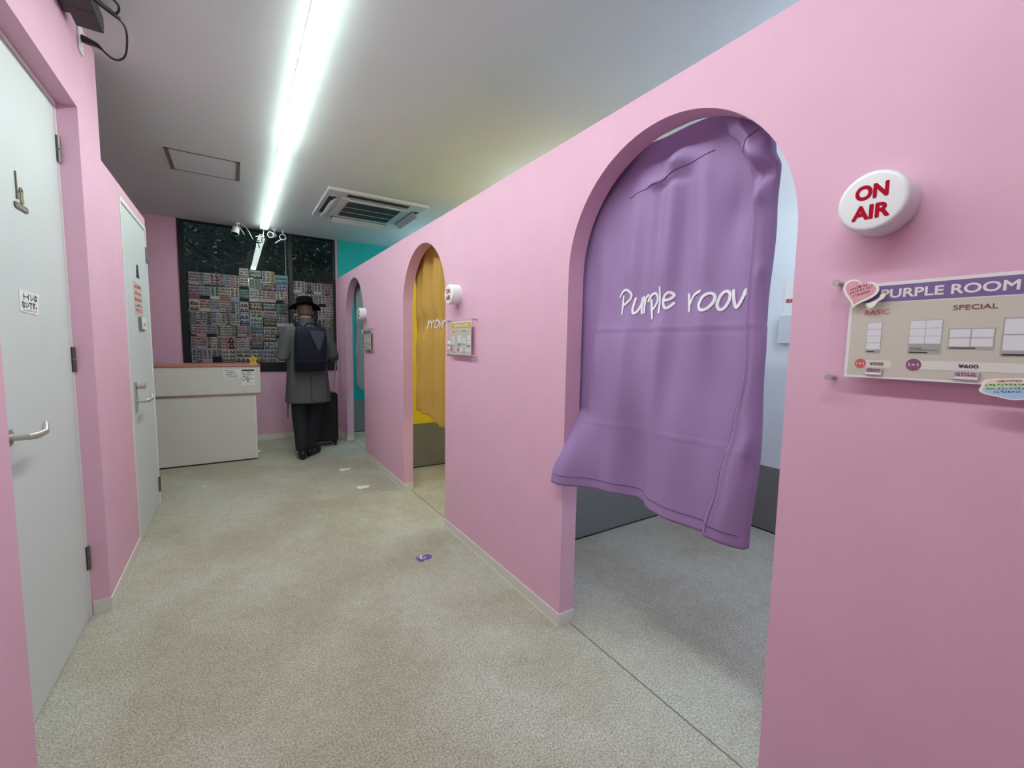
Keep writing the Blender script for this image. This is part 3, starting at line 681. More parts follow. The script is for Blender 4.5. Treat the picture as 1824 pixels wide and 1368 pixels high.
CARDS = [
('top row left side of left pane', [
 (-0.436,1.965,-0.331,2.118,'g',(196,150,162),(176,165,190),(190,165,170),'pale pink'),
 (-0.33,1.964,-0.281,2.118,'s',(150,150,148),(165,160,120),None,'grey-green'),
 (-0.279,1.965,-0.229,2.117,'s',(165,190,205),(205,200,198),(22,20,24),'bluish'),
 (-0.228,1.976,-0.126,2.118,'d',(196,150,162),(215,175,178),None,'pink'),
 (-0.122,1.962,-0.081,2.116,'s',(150,150,148),(170,170,175),(22,20,24),'grey'),
 (-0.078,1.973,-0.02,2.114,'s',(165,190,205),(140,180,165),None,'light cyan'),
 (-0.019,1.971,0.03,2.117,'s',(196,150,162),(215,140,155),None,'rose'),
 (0.032,1.968,0.078,2.114,'s',(180,160,155),(200,190,170),None,'beige')]),
('second row left side of left pane', [
 (-0.441,1.796,-0.335,1.954,'g',(165,140,165),(180,150,180),(160,80,95),'mauve'),
 (-0.333,1.804,-0.232,1.953,'g',(165,190,205),(160,170,185),(22,20,24),'grey-blue'),
 (-0.23,1.801,-0.13,1.958,'g',(175,190,190),(140,180,165),(195,200,200),'mint grey'),
 (-0.127,1.801,-0.022,1.961,'g',(196,150,162),(200,190,170),(185,115,70),'orange-banded'),
 (-0.021,1.798,0.075,1.962,'g',(205,200,198),(200,190,170),(140,175,195),'white')]),
('third row left side of left pane', [
 (-0.441,1.642,-0.336,1.793,'b',(200,190,170),(205,195,185),None,'cream'),
 (-0.335,1.648,-0.232,1.797,'g',(196,150,162),(210,165,175),(205,200,198),'pink'),
 (-0.23,1.647,-0.134,1.794,'g',(160,155,185),(176,165,190),(170,165,190),'lavender'),
 (-0.132,1.652,-0.078,1.797,'s',(200,190,170),(205,200,198),None,'cream'),
 (-0.074,1.65,-0.024,1.797,'s',(150,150,148),(200,190,170),None,'tan'),
 (-0.022,1.65,0.022,1.797,'s',(176,165,190),(130,125,160),(22,20,24),'violet'),
 (0.026,1.646,0.07,1.796,'s',(165,190,205),(205,200,198),None,'pale blue')]),
('fourth row left side of left pane', [
 (-0.437,1.5,-0.388,1.638,'s',(170,160,165),(150,150,148),None,'grey'),
 (-0.386,1.495,-0.336,1.64,'s',(110,90,110),(205,200,198),None,'plum'),
 (-0.334,1.498,-0.272,1.64,'s',(176,165,190),(170,170,200),None,'lavender'),
 (-0.272,1.493,-0.23,1.64,'s',(90,84,92),(150,150,148),None,'charcoal'),
 (-0.229,1.495,-0.178,1.64,'s',(165,190,205),(120,160,180),None,'pale blue'),
 (-0.177,1.493,-0.126,1.642,'s',(205,200,198),(215,212,205),None,'white'),
 (-0.124,1.495,-0.078,1.642,'s',(200,190,170),(200,185,185),None,'beige'),
 (-0.076,1.497,-0.028,1.648,'s',(120,100,105),(196,150,162),None,'dusky pink'),
 (-0.027,1.496,0.024,1.644,'s',(165,190,205),(140,180,165),None,'cyan'),
 (0.024,1.494,0.068,1.642,'s',(205,200,198),(200,190,170),None,'ivory')]),
('fifth row left side of left pane', [
 (-0.437,1.348,-0.386,1.493,'s',(150,150,148),(190,185,190),(22,20,24),'grey'),
 (-0.384,1.34,-0.283,1.494,'g',(196,150,162),(205,150,165),(195,150,160),'pink'),
 (-0.281,1.342,-0.18,1.49,'g',(165,190,205),(130,160,175),(22,20,24),'blue'),
 (-0.178,1.34,-0.13,1.49,'s',(170,165,160),(150,150,148),None,'taupe'),
 (-0.13,1.338,-0.078,1.488,'s',(175,175,195),(205,200,198),None,'lilac'),
 (-0.076,1.34,-0.027,1.49,'s',(196,150,162),(195,180,180),None,'rosy grey'),
 (-0.026,1.338,0.024,1.489,'s',(140,180,165),(110,165,135),None,'green'),
 (0.038,1.35,0.132,1.492,'g',(196,150,162),(205,150,165),(176,165,190),'pink'),
 (0.133,1.338,0.178,1.495,'s',(190,140,155),(196,150,162),None,'rose')]),
('sixth row left side of left pane', [
 (-0.441,1.192,-0.389,1.344,'s',(180,165,175),(196,150,162),None,'pinkish grey'),
 (-0.387,1.188,-0.286,1.336,'g',(196,150,162),(200,150,165),(180,170,195),'pink'),
 (-0.285,1.182,-0.236,1.338,'s',(200,190,170),(170,165,150),None,'khaki'),
 (-0.234,1.186,-0.183,1.34,'s',(205,200,198),(215,212,205),None,'white'),
 (-0.182,1.184,-0.13,1.337,'s',(165,165,185),(150,150,148),None,'slate'),
 (-0.13,1.188,-0.078,1.336,'s',(196,150,162),(215,165,175),None,'pink'),
 (-0.076,1.188,0.019,1.337,'b',(185,100,120),(200,120,140),None,'deep pink'),
 (0.022,1.192,0.07,1.334,'s',(190,185,180),(205,200,198),None,'light grey'),
 (0.072,1.193,0.124,1.336,'s',(205,200,198),(200,190,170),None,'white'),
 (0.124,1.197,0.172,1.338,'s',(205,200,198),(200,190,180),None,'off-white')]),
('bottom row left side of left pane', [
 (-0.44,1.031,-0.391,1.188,'s',(165,190,205),(165,180,190),None,'blue-grey'),
 (-0.389,1.027,-0.333,1.186,'s',(120,85,120),(196,150,162),None,'purple'),
 (-0.332,1.026,-0.234,1.186,'g',(176,165,190),(185,178,205),(195,180,190),'lilac'),
 (-0.233,1.024,-0.136,1.184,'h',(205,200,198),(150,145,155),(25,22,35),'black-bottomed'),
 (-0.132,1.032,0.018,1.188,'d',(200,190,170),(210,200,180),None,'beige'),
 (0.02,1.092,0.168,1.19,'w',(165,170,170),(205,200,198),None,'light grey'),
 (0.018,1.026,0.166,1.09,'w1',(190,180,190),(205,200,198),None,'pinkish white')]),
('top steps middle of left pane', [
 (0.082,2.101,0.182,2.212,'d',(205,200,198),(190,190,200),None,'white'),
 (0.186,2.102,0.328,2.205,'q',(22,20,24),(170,175,185),None,'black-framed grey'),
 (0.332,2.047,0.378,2.202,'s',(205,200,198),(176,165,190),None,'white'),
 (0.38,2.052,0.425,2.206,'s',(215,212,208),(200,190,170),None,'bright white'),
 (0.426,2.052,0.472,2.204,'s',(190,170,90),(170,155,80),None,'olive yellow'),
 (0.473,2.047,0.629,2.164,'q',(95,160,180),(110,170,185),None,'sky blue')]),
('second tier middle of left pane', [
 (0.082,1.952,0.182,2.094,'g',(205,200,198),(205,200,190),(22,20,24),'white'),
 (0.184,1.957,0.249,2.095,'s',(195,195,190),(140,180,165),None,'pale green'),
 (0.25,1.95,0.282,2.096,'s',(150,155,155),(150,150,148),None,'narrow grey'),
 (0.284,1.962,0.33,2.1,'s',(140,180,165),(120,180,160),None,'mint'),
 (0.334,1.952,0.484,2.049,'q',(70,35,45),(196,150,162),None,'maroon-framed pink'),
 (0.486,1.958,0.625,2.044,'w',(176,165,190),(175,165,200),None,'lavender')]),
('third tier middle of left pane', [
 (0.078,1.8,0.178,1.948,'g',(70,115,120),(120,165,165),(22,20,24),'teal'),
 (0.18,1.802,0.279,1.954,'g',(205,200,198),(210,205,205),(205,200,198),'white'),
 (0.281,1.802,0.368,1.953,'g',(200,190,170),(195,190,180),(165,175,195),'cream'),
 (0.369,1.806,0.481,1.95,'g',(196,150,162),(205,155,170),(205,165,180),'pink'),
 (0.483,1.806,0.573,1.952,'g',(205,200,198),(205,200,190),(22,20,24),'white'),
 (0.574,1.805,0.624,1.957,'s',(196,150,162),(195,170,175),None,'pale pink')]),
('fourth tier middle of left pane', [
 (0.075,1.652,0.171,1.796,'b',(180,160,185),(190,170,195),None,'lilac'),
 (0.18,1.7,0.325,1.794,'q',(40,38,36),(200,190,170),None,'black-framed beige'),
 (0.33,1.7,0.478,1.796,'q',(22,20,24),(175,185,195),None,'black-framed pale blue'),
 (0.48,1.656,0.533,1.796,'s',(70,115,120),(120,175,170),None,'teal'),
 (0.534,1.66,0.624,1.799,'d',(55,75,85),(110,140,145),None,'dark teal')]),
('fifth tier middle of left pane', [
 (0.076,1.501,0.172,1.648,'b',(110,130,175),(175,175,205),None,'blue and lilac'),
 (0.18,1.606,0.324,1.696,'q',(200,190,170),(195,180,160),None,'tan'),
 (0.332,1.6,0.476,1.696,'q',(215,205,205),(196,150,162),None,'white-framed pink'),
 (0.48,1.496,0.621,1.654,'g',(165,155,175),(176,165,190),(205,200,198),'lavender')]),
('sixth tier middle of left pane', [
 (0.178,1.496,0.324,1.602,'q',(185,215,220),(150,180,185),None,'pale cyan'),
 (0.33,1.497,0.476,1.594,'q',(22,20,24),(165,160,120),None,'black-framed olive'),
 (0.18,1.396,0.322,1.492,'q',(85,140,175),(120,165,190),None,'blue'),
 (0.329,1.395,0.474,1.49,'q',(205,200,198),(180,170,175),None,'white-framed grey'),
 (0.476,1.339,0.568,1.49,'g',(170,130,145),(196,150,162),(22,20,24),'dusky pink')]),
('seventh tier middle of left pane', [
 (0.178,1.3,0.324,1.393,'q',(196,150,162),(200,165,165),None,'salmon'),
 (0.326,1.293,0.474,1.39,'q',(22,20,24),(185,190,195),None,'black-framed silver'),
 (0.176,1.195,0.32,1.294,'q',(40,40,70),(160,150,185),None,'navy-framed lilac'),
 (0.325,1.196,0.474,1.288,'w',(205,200,198),(185,180,200),None,'white and navy'),
 (0.476,1.185,0.54,1.336,'s',(205,200,198),(210,208,205),None,'white')]),
('bottom tier middle of left pane', [
 (0.174,1.092,0.32,1.192,'q',(165,190,205),(170,190,195),None,'pale blue'),
 (0.322,1.026,0.471,1.192,'d',(176,165,190),(160,160,190),None,'lilac'),
 (0.172,1.026,0.318,1.09,'w1',(190,170,90),(200,185,110),None,'yellow'),
 (0.472,1.028,0.599,1.182,'b',(215,190,195),(205,200,198),None,'pinkish white')]),
('top row right pane', [
 (0.679,1.951,0.781,2.11,'g',(196,150,162),(205,170,178),(205,200,198),'pinkish'),
 (0.782,1.946,0.833,2.11,'s',(205,200,198),(200,190,170),None,'white'),
 (0.837,1.952,0.936,2.108,'b',(95,85,88),(150,140,140),None,'grey'),
 (0.94,1.946,1.038,2.101,'g',(205,200,198),(176,165,190),(205,200,198),'pale lavender'),
 (1.039,1.947,1.088,2.101,'s',(165,150,170),(196,150,162),None,'lilac'),
 (1.089,1.949,1.14,2.104,'s',(160,80,95),(196,150,162),None,'crimson'),
 (1.142,1.947,1.198,2.102,'s',(176,165,190),(175,170,200),None,'lavender')]),
('second row right pane', [
 (0.679,1.796,0.75,1.947,'s',(200,205,185),(165,160,120),None,'cream-green'),
 (0.751,1.792,0.838,1.942,'b',(205,200,198),(205,208,205),None,'white'),
 (0.841,1.79,0.937,1.948,'d',(205,200,198),(200,195,200),None,'ivory'),
 (0.939,1.792,0.993,1.941,'s',(190,180,190),(196,150,162),None,'pale mauve'),
 (0.996,1.789,1.09,1.944,'g',(205,200,198),(195,190,195),(22,20,24),'white'),
 (1.092,1.785,1.145,1.945,'s',(196,150,162),(185,165,170),None,'rose'),
 (1.148,1.786,1.207,1.946,'s',(165,190,205),(170,170,190),None,'blue')]),
('third row right pane', [
 (0.679,1.576,0.754,1.772,'b',(196,150,162),(205,200,198),None,'pink and white'),
 (0.988,1.622,1.088,1.784,'g',(200,190,190),(205,200,198),(196,150,162),'white'),
 (1.09,1.62,1.144,1.782,'s',(205,200,198),(205,200,195),None,'white'),
 (1.146,1.624,1.21,1.784,'s',(150,150,160),(205,200,198),None,'grey')]),
('fourth row right pane', [
 (0.982,1.46,1.086,1.618,'d',(205,200,198),(205,195,200),None,'white'),
 (1.088,1.454,1.142,1.616,'s',(165,160,120),(175,180,160),None,'greenish'),
 (1.144,1.46,1.207,1.62,'s',(130,140,145),(150,150,148),None,'grey')]),
('lower rows right pane', [
 (1.142,1.33,1.204,1.456,'s',(176,165,190),(180,170,195),None,'lavender'),
 (1.14,1.164,1.204,1.326,'s',(195,185,190),(170,150,165),None,'pale mauve')])]

# ------------------------------------------------------------------ window with prints
YG = 6.53
mb = MB().box(-0.52, -0.462, YE - .012, 6.57, .905, ZC, BLACKM).box(1.186, 1.218, YE - .004, 6.57, .905, ZC, BLACKM).box(.637, .682, YE - .012, 6.57, 1.02, ZC - .015, BLACKM)
mb.box(-.462, 1.186, YE - .012, 6.57, .905, 1.022, BLACKM).box(-.462, 1.186, YE, 6.57, ZC - .015, ZC, BLACKM)
wn = struct('window_1', mb, smooth=False)
obj('pane', MB().box(-.462, .637, YG, YG + .006, 1.022, ZC - .015, GLASS), wn, smooth=False)
obj('pane', MB().box(.682, 1.186, YG, YG + .006, 1.022, ZC - .015, GLASS), wn, smooth=False)
obj('sash_edge', MB().box(.604, .616, 6.545, 6.57, 1.022, ZC - .02, mat('aluminium', (150, 150, 152), .4, .6)), wn)

def pm(c):
    g = sum(c) / 3; c = tuple(max(0, int((q * .78 + g * .22) * .80)) for q in c)
    return mat('print_%d_%d_%d' % c, c, .5, spec=.25)
HAIR = [pm((22, 18, 20)), pm((38, 30, 30)), pm((32, 32, 44)), pm((54, 40, 36))]; SKIN = pm((205, 170, 150))
def make_print(x0, z0, x1, z1, style, base, cell, cap, yf):
    F = lambda a, b, c: (x0 + a, yf - c, z0 + b); W, H = x1 - x0, z1 - z0; mb = MB()
    mb.rect(F, .0008, .0008, W - .0008, H - .0008, 0, .0006, pm(base))
    cols, rows, capf, mg = {'g': (2, 3, .27, .005), 's': (1, 4, .09, .004), 'q': (2, 2, 0, .008), 'b': (1, 2, .06, .005), 'd': (2, 3, .03, .004), 'h': (2, 2, .5, .004), 'w': (2, 2, .03, .004), 'w1': (3, 1, .05, .003)}[style]
    ch = H * capf
    if cap: mb.rect(F, .0012, .0012, W - .0012, ch, .0007, .0009, pm(cap))
    g = .0028; cw = (W - 2 * mg - g * (cols - 1)) / cols; hh = (H - ch - 2 * mg - g * (rows - 1)) / rows
    for i in range(cols):
        for j in range(rows):
            a = mg + i * (cw + g); b = ch + mg + j * (hh + g); k = random.choice((-14, 0, 8))
            cc = tuple(max(0, min(255, q + k)) for q in cell)
            mb.rect(F, a, b, a + cw, b + hh, .0007, .0009, pm(cc))
            np_ = 2 if cw > hh * 1.35 else 1
            if style == 'w1': np_ = 1
            for p in range(np_):
                cx_ = a + cw * ((p + .5) / np_ + random.uniform(-.07, .07)); r = min(hh * .50, cw / np_ * .50) * random.uniform(.8, 1.05); hm = random.choice(HAIR)
                sh = [(cx_ - r * 1.15, b + .0006), (cx_ + r * 1.15, b + .0006), (cx_ + r * .9, b + r * .55)] + [(cx_ + r * .78 * math.cos(t_), b + r * 1.0 + r * .98 * math.sin(t_)) for t_ in [PI * q / 7 for q in range(8)]] + [(cx_ - r * .9, b + r * .55)]
                mb.prism(F, sh, .0010, .0010, hm)
                mb.disc(F, cx_ + r * .05, b + r * .95, r * .36, .0011, .0011, SKIN, 8, r * .42)
    return mb
ORD = ['first', 'second', 'third', 'fourth', 'fifth', 'sixth', 'seventh', 'eighth', 'ninth', 'tenth', 'eleventh', 'twelfth']
for ti, (row, cs) in enumerate(CARDS):
    words = [c[8] for c in cs]
    for c in cs:
        kind = 'photo strip' if c[4] == 's' else 'photo print'
        if words.count(c[8]) == 1: lab = '%s %s, %s' % (c[8], kind, row)
        else:
            same = sorted(q[0] for q in cs if q[8] == c[8]); k = same.index(c[0])
            lab = '%s %s, %s of that colour, %s' % (c[8], kind, ORD[k] + ' from left', row)
        yf = YG - .0012 - .0011 * (ti % 8)
        o = obj(kind.replace(' ', '_'), make_print(*c[:8], yf), smooth=False); tag(o, lab, 'photo', 'photo prints stuck on the window')

# night garden behind the glass
LEAF = mat('hedge_leaf', (40, 66, 44), .45, c2=(104, 122, 92), vscale=3.0); TWIG = mat('hedge_twig', (112, 104, 92), .7); SOIL = mat('soil', (44, 40, 36), .9, var=.2, vscale=6)
struct('ground_outside', MB().box(-5, 6, 6.63, 11, .35, .5, SOIL))
mb = MB(); rnd = random.Random(3)
for i in range(11000):
    x = rnd.uniform(-2.6, 4.0); y = 7.5 + rnd.random() ** 1.3 * 1.6; z = .55 + rnd.random() * 3.4
    dens = .5 + .5 * math.sin(x * 2.3 + z * 1.7) * math.sin(z * 2.9 - x * 1.1 + y)
    if rnd.random() > .25 + dens * .8: continue
    s_ = rnd.uniform(.016, .050); d = Vector((rnd.gauss(0, 1), rnd.gauss(0, .6), rnd.gauss(-.2, .8))).normalized(); n_ = d.cross(Vector((rnd.gauss(0, .5), -1, rnd.gauss(0, .5)))).normalized()
    p = Vector((x, y, z)); mb.add([p - d * s_, p + n_ * s_ * .35, p + d * s_, p - n_ * s_ * .35], [(0, 1, 2, 3)], LEAF)
for i in range(170):
    x = rnd.uniform(-2.2, 3.6); y = rnd.uniform(7.45, 8.4); z = rnd.uniform(.5, 3.2); p = [Vector((x, y, z))]
    d = Vector((rnd.gauss(0, .7), rnd.gauss(0, .2), rnd.uniform(.2, 1))).normalized()
    for k in range(4): d = (d + Vector((rnd.gauss(0, .25), 0, rnd.gauss(0, .25)))).normalized(); p.append(p[-1] + d * rnd.uniform(.08, .2))
    mb.tube(p, [.0045, .004, .0035, .003, .002], TWIG, 5)
mb.box(-3, 4.6, 9.3, 9.5, .5, 4.2, mat('hedge_core', (38, 50, 52), .9))
tag(obj('hedge', mb, smooth=False), 'dark leafy hedge outside the window at night', 'hedge')

# ------------------------------------------------------------------ reception counter
t = thing('reception_counter', 'white reception counter with reddish wood top in front of the window', 'counter', (-.5, 5.7, 0))
obj('worktop', MB().box(-1.4, .232, 5.44, 6.02, 1.022, 1.042, WOOD), t, bevel=.004)
obj('upper_panel', MB().box(-1.4, .228, 5.447, 5.99, .737, 1.022, COUNTER), t, bevel=.002)
obj('edge_strip', MB().box(-1.4, .222, 5.444, 5.985, .716, .737, mat('strip_metal', (170, 150, 146), .35, .6)), t)
obj('base', MB().box(-1.4, .180, 5.452, 5.96, .012, .716, COUNTER), t, bevel=.002)
obj('plinth', MB().box(-1.39, .184, 5.449, 5.955, 0, .012, BLACKM), t)
obj('corner_trim', MB().box(.166, .1805, 5.4505, 5.452, .012, .716, FRAMEWHITE), t)
FK = FE(5.447, 0, 0)
t = thing('paper_notice', 'wide handwritten note taped on the counter front', 'notice', (-.03, 5.447, .91))
obj('paper', MB().prism(FK, [(-.108, .914), (.046, .910), (.046, .993), (-.106, .996)], .0006, .0014, PAPER), t)
mb = MB(); G = lambda a, b: FK(a, b, .002)
for a, b, w_ in ((-.096, .976, .075), (-.078, .957, .08), (-.098, .937, .11), (-.08, .918, .10)): mb.scribble(G, a, b, w_, .012, INK if b > .93 else GREYINK, 8, .0032)
obj('lettering', mb, t)
t = thing('paper_notice', 'white printed form with black heading bar at the counter corner', 'notice', (.11, 5.447, .82))
obj('paper', MB().prism(FK, [(.053, .822), (.178, .825), (.177, 1.004), (.05, 1.002)], .0015, .0022, PAPER), t)
mb = MB().rect(FK, .056, .976, .172, .993, .0024, .0028, INK).rect(FK, .056, .935, .172, .938, .0024, .0028, GREYINK).rect(FK, .056, .893, .172, .897, .0024, .0028, GREYINK)
G = lambda a, b: FK(a, b, .003)
for a, b, w_, h in ((.098, .958, .07, .014), (.098, .944, .04, .01), (.06, .948, .025, .012), (.09, .915, .05, .012), (.09, .902, .03, .01), (.066, .915, .02, .012), (.09, .878, .04, .010), (.068, .868, .012, .012), (.10, .868, .02, .010), (.094, .848, .05, .009)): mb.scribble(G, a, b, w_, h, INK, 5, .0026)
obj('lettering', mb, t)
STARY = mat('star_yellow', (214, 180, 70), .5); STARO = mat('star_orange', (196, 120, 40), .5)
t = thing('star_ornament', 'small yellow star-shaped stand on the counter corner', 'ornament', (.168, 5.50, 1.042))
FS = FE(5.50, .168, 1.098)
obj('star', MB().prism(FS, [(r * math.sin(2 * PI * i / 10), r * math.cos(2 * PI * i / 10)) for i, r in [(k, .050 if k % 2 == 0 else .027) for k in range(10)]], -.006, .006, STARY), t)
obj('face', MB().prism(FS, [(0, .024), (.02, -.016), (-.02, -.016)], .0062, .009, STARO), t)
obj('base', MB().box(.138, .198, 5.48, 5.52, 1.042, 1.060, STARY).box(.158, .178, 5.49, 5.51, 1.060, 1.075, STARY), t)

# ------------------------------------------------------------------ spotlights, hooks, cords near the window
def cyl(p0, p1, r0, r1=None, m=WHITEPL, mb=None, n=24):
    mb = mb or MB(); return mb.tube([p0, p1], [r0, r1 or r0], m, n)
t = thing('spotlight', 'white ceiling spotlight pointing down beside the window, leftmost of the two', 'spotlight', (.06, 6.3, ZC), 'ceiling spotlights')
obj('lamp_head', cyl((.066, 6.30, 2.655), (.050, 6.27, 2.575), .036, .044), t)
obj('lamp_opening', cyl((.0499, 6.2695, 2.5745), (.0497, 6.269, 2.573), .036, .036, BLACKM), t)
obj('mount', MB().disc(FC(ZC, .078, 6.31), 0, 0, .030, 0, .012, WHITEPL).tube([(.078, 6.31, 2.70), (.080, 6.305, 2.655), (.066, 6.30, 2.645)], .008, WHITEPL, 10), t)
obj('arm', MB().tube([(.10, 6.30, 2.672), (.150, 6.30, 2.585)], .005, WHITEPL, 8).tube([(.078, 6.31, 2.67), (.10, 6.30, 2.672)], .005, WHITEPL, 8), t)
t = thing('spotlight', 'white ceiling spotlight aimed at the room, right of the tube light end', 'spotlight', (.45, 6.33, ZC), 'ceiling spotlights')
obj('lamp_head', cyl((.475, 6.40, 2.650), (.425, 6.28, 2.622), .030, .036), t)
obj('lamp_opening', cyl((.4249, 6.2796, 2.6219), (.4244, 6.2785, 2.6217), .029, .029, BLACKM), t)
obj('mount', MB().disc(FC(ZC, .475, 6.36), 0, 0, .028, 0, .012, WHITEPL).tube([(.475, 6.36, 2.70), (.470, 6.36, 2.655)], .008, WHITEPL, 10), t)
def ring(cx_, cy_, cz_, r, tilt, mb, w_=.0055):
    return mb.tube([(cx_ + r * math.cos(a), cy_ + r * math.sin(a) * math.sin(tilt), cz_ + r * math.sin(a) * math.cos(tilt)) for a in [2 * PI * k / 24 for k in range(24)]], w_, WHITEPL, 8, closed=True)
t = thing('ring_hook', 'white ring with a slanting rod hanging from the ceiling near the window post', 'hook', (.57, 6.34, ZC))
mb = MB(); ring(.565, 6.34, 2.625, .036, .3, mb); mb.tube([(.568, 6.34, ZC - .001), (.566, 6.34, 2.66)], .006, WHITEPL, 8); obj('ring', mb, t)
obj('rod', MB().tube([(.548, 6.34, 2.595), (.480, 6.33, 2.538)], .0065, WHITEPL, 8), t)
t = thing('hanging_cord', 'thin white cord with a loop dangling under the tube light end', 'cord', (.32, 6.34, ZC))
mb = MB(); P = catmull([(.36, 6.35, ZC), (.35, 6.35, 2.62), (.34, 6.34, 2.600), (.305, 6.33, 2.602), (.325, 6.35, 2.622), (.36, 6.36, 2.610), (.34, 6.34, 2.594), (.29, 6.33, 2.594), (.265, 6.33, 2.588)], 6); mb.tube(P, .0045, WHITEPL, 8)
mb.tube(catmull([(.292, 6.33, 2.594), (.312, 6.33, 2.575), (.322, 6.33, 2.54), (.325, 6.33, 2.52)], 5), .0045, WHITEPL, 8); obj('cord', mb, t)
o = obj('hanging_cord', MB().tube(catmull([(.125, 6.31, ZC), (.17, 6.31, 2.672), (.20, 6.31, 2.62), (.235, 6.31, 2.545)], 6), .0035, WHITEPL, 8)); tag(o, 'thin straight grey-white cord hanging right of the pointing-down spotlight', 'cord')

# ------------------------------------------------------------------ wall box and outlet above the nearest door
BOXM = mat('black_plastic', (36, 38, 44), .45); CABLE = mat('black_cable', (18, 17, 18), .5)
t = thing('speaker', 'black box-shaped speaker fixed high on the pink wall over the nearest door', 'speaker', (-.47, 2.4, 2.6))
def skew(mb, z0, z1, y0, y1, xa, xb, m): return mb.box(xa, xb, y0, y1, z0, z1, m)
obj('body', skew(MB(), 2.600, 2.668, 2.16, 2.622, -.512, -.424, BOXM), t, bevel=.004)
obj('seam', MB().box(-.513, -.423, 2.485, 2.491, 2.599, 2.6, BLACKM), t)
obj('bracket', MB().box(XL, -.512, 2.24, 2.56, 2.612, 2.652, BLACKM), t)
t = thing('outlet', 'white wall outlet plate beside the black speaker', 'outlet', (XL, 2.788, 2.57))
obj('plate', MB().box(XL, XL + .008, 2.758, 2.818, 2.572, 2.700, WHITEPL), t, bevel=.003)
t = thing('power_cable', 'black power cable looping from the outlet to the speaker', 'cable', (-.45, 2.7, 2.55))
obj('plug', MB().tube([(XL + .008, 2.79, 2.638), (-.505, 2.782, 2.628), (-.474, 2.75, 2.608), (-.455, 2.742, 2.592)], [.016, .015, .010, .005], CABLE, 12), t)
obj('cord', MB().tube(catmull([(-.46, 2.744, 2.595), (-.419, 2.72, 2.555), (-.387, 2.70, 2.551), (-.365, 2.68, 2.574), (-.350, 2.62, 2.618), (-.348, 2.55, 2.624), (-.358, 2.46, 2.602)], 8), .0042, CABLE, 10), t)
obj('connector', MB().tube([(-.352, 2.47, 2.604), (-.37, 2.44, 2.602), (-.424, 2.375, 2.606)], [.007, .009, .010], CABLE, 12), t)
obj('cord', MB().tube(catmull([(-.356, 2.44, 2.601), (-.344, 2.425, 2.612), (-.348, 2.41, 2.628), (-.39, 2.38, 2.648), (-.424, 2.35, 2.65)], 6), .0042, CABLE, 10), t)

# ------------------------------------------------------------------ the person
SKINM = mat('skin', (164, 124, 104), .55, var=.04, vscale=14); COAT = mat('grey_coat', (76, 79, 82), .75, var=.08, vscale=16, bump=.4, bscale=60)
TROU = mat('dark_trousers', (18, 20, 28), .8); SHOE = mat('black_shoe', (16, 16, 18), .4); HATM = mat('black_felt', (8, 8, 10), .9, spec=.15); HAIRM = mat('cropped_hair', (92, 78, 66), .8)
def remesh(o, v, sm=4):
    r = o.modifiers.new('remesh', 'REMESH'); r.mode = 'VOXEL'; r.voxel_size = v; r.use_smooth_shade = True
    s_ = o.modifiers.new('smooth', 'SMOOTH'); s_.factor = .5; s_.iterations = sm; return o
def ball(mb, c, r, m, n=14, rot=0):
    vs = []; fs = []; ca, sa = math.cos(rot), math.sin(rot)
    for i in range(n + 1):
        for k in range(2 * n):
            t_ = PI * (i + .02 * (i == 0) - .02 * (i == n)) / n; p = PI * k / n; x, y, z = r[0] * math.sin(t_) * math.cos(p), r[1] * math.sin(t_) * math.sin(p), r[2] * math.cos(t_)
            vs.append((c[0] + x, c[1] + y * ca - z * sa, c[2] + y * sa + z * ca))
    for i in range(n):
        for k in range(2 * n): fs.append((i * 2 * n + k, i * 2 * n + (k + 1) % (2 * n), (i + 1) * 2 * n + (k + 1) % (2 * n), (i + 1) * 2 * n + k))
    fs += [tuple(range(2 * n - 1, -1, -1)), tuple(n * 2 * n + k for k in range(2 * n))]
    return mb.add(vs, fs, m)
P0 = (.66, 5.28, 0)
person = thing('person', 'person in a grey coat and black hat seen from behind, looking at the prints', 'person', P0)
cx0 = .68
SHL, ELL, WRL = Vector((.505, 5.29, 1.425)), Vector((.430, 5.21, 1.135)), Vector((.545, 5.43, 1.145))
SHR, ELR, WRR = Vector((.860, 5.29, 1.425)), Vector((.935, 5.27, 1.165)), Vector((1.005, 5.55, 1.115))
mb = MB()
mb.loft([(.67, 5.30, .84, .12, .09), (.67, 5.30, .93, .165, .115), (.675, 5.30, 1.06, .145, .10), (.68, 5.29, 1.28, .17, .115), (.68, 5.285, 1.40, .18, .095), (.68, 5.285, 1.45, .13, .075), (.678, 5.29, 1.50, .065, .065), (.675, 5.305, 1.58, .058, .062)], SKINM)
hc = Vector((.672, 5.345, 1.648))
ball(mb, hc, (.076, .096, .118), SKINM, 14, -.35)
ball(mb, hc + Vector((-.006, .045, -.068)), (.055, .055, .05), SKINM, 10, -.35)                 # jaw
mb.tube([hc + Vector((-.008, .088, .005)), hc + Vector((-.009, .112, -.035)), hc + Vector((-.009, .098, -.046))], [.009, .013, .010], SKINM, 10)   # nose
for sx in (-1, 1):
    ball(mb, hc + Vector((sx * .030 - .008, .078, .008)), (.014, .010, .009), SKINM, 8)        # eyes
    mb.tube([hc + Vector((sx * .012 - .008, .090, .020)), hc + Vector((sx * .045 - .008, .074, .022))], .007, SKINM, 8)   # brow
    ball(mb, hc + Vector((sx * .078, -.002, -.012)), (.010, .020, .032), SKINM, 10, -.3)         # ear
mb.tube([hc + Vector((-.03, .079, -.074)), hc + Vector((-.008, .087, -.076)), hc + Vector((.014, .079, -.074))], .008, SKINM, 8)   # mouth
HPL, KNL, ANL = Vector((.600, 5.30, .90)), Vector((.590, 5.30, .50)), Vector((.600, 5.215, .10))
HPR, KNR, ANR = Vector((.745, 5.31, .90)), Vector((.745, 5.38, .50)), Vector((.690, 5.33, .09))
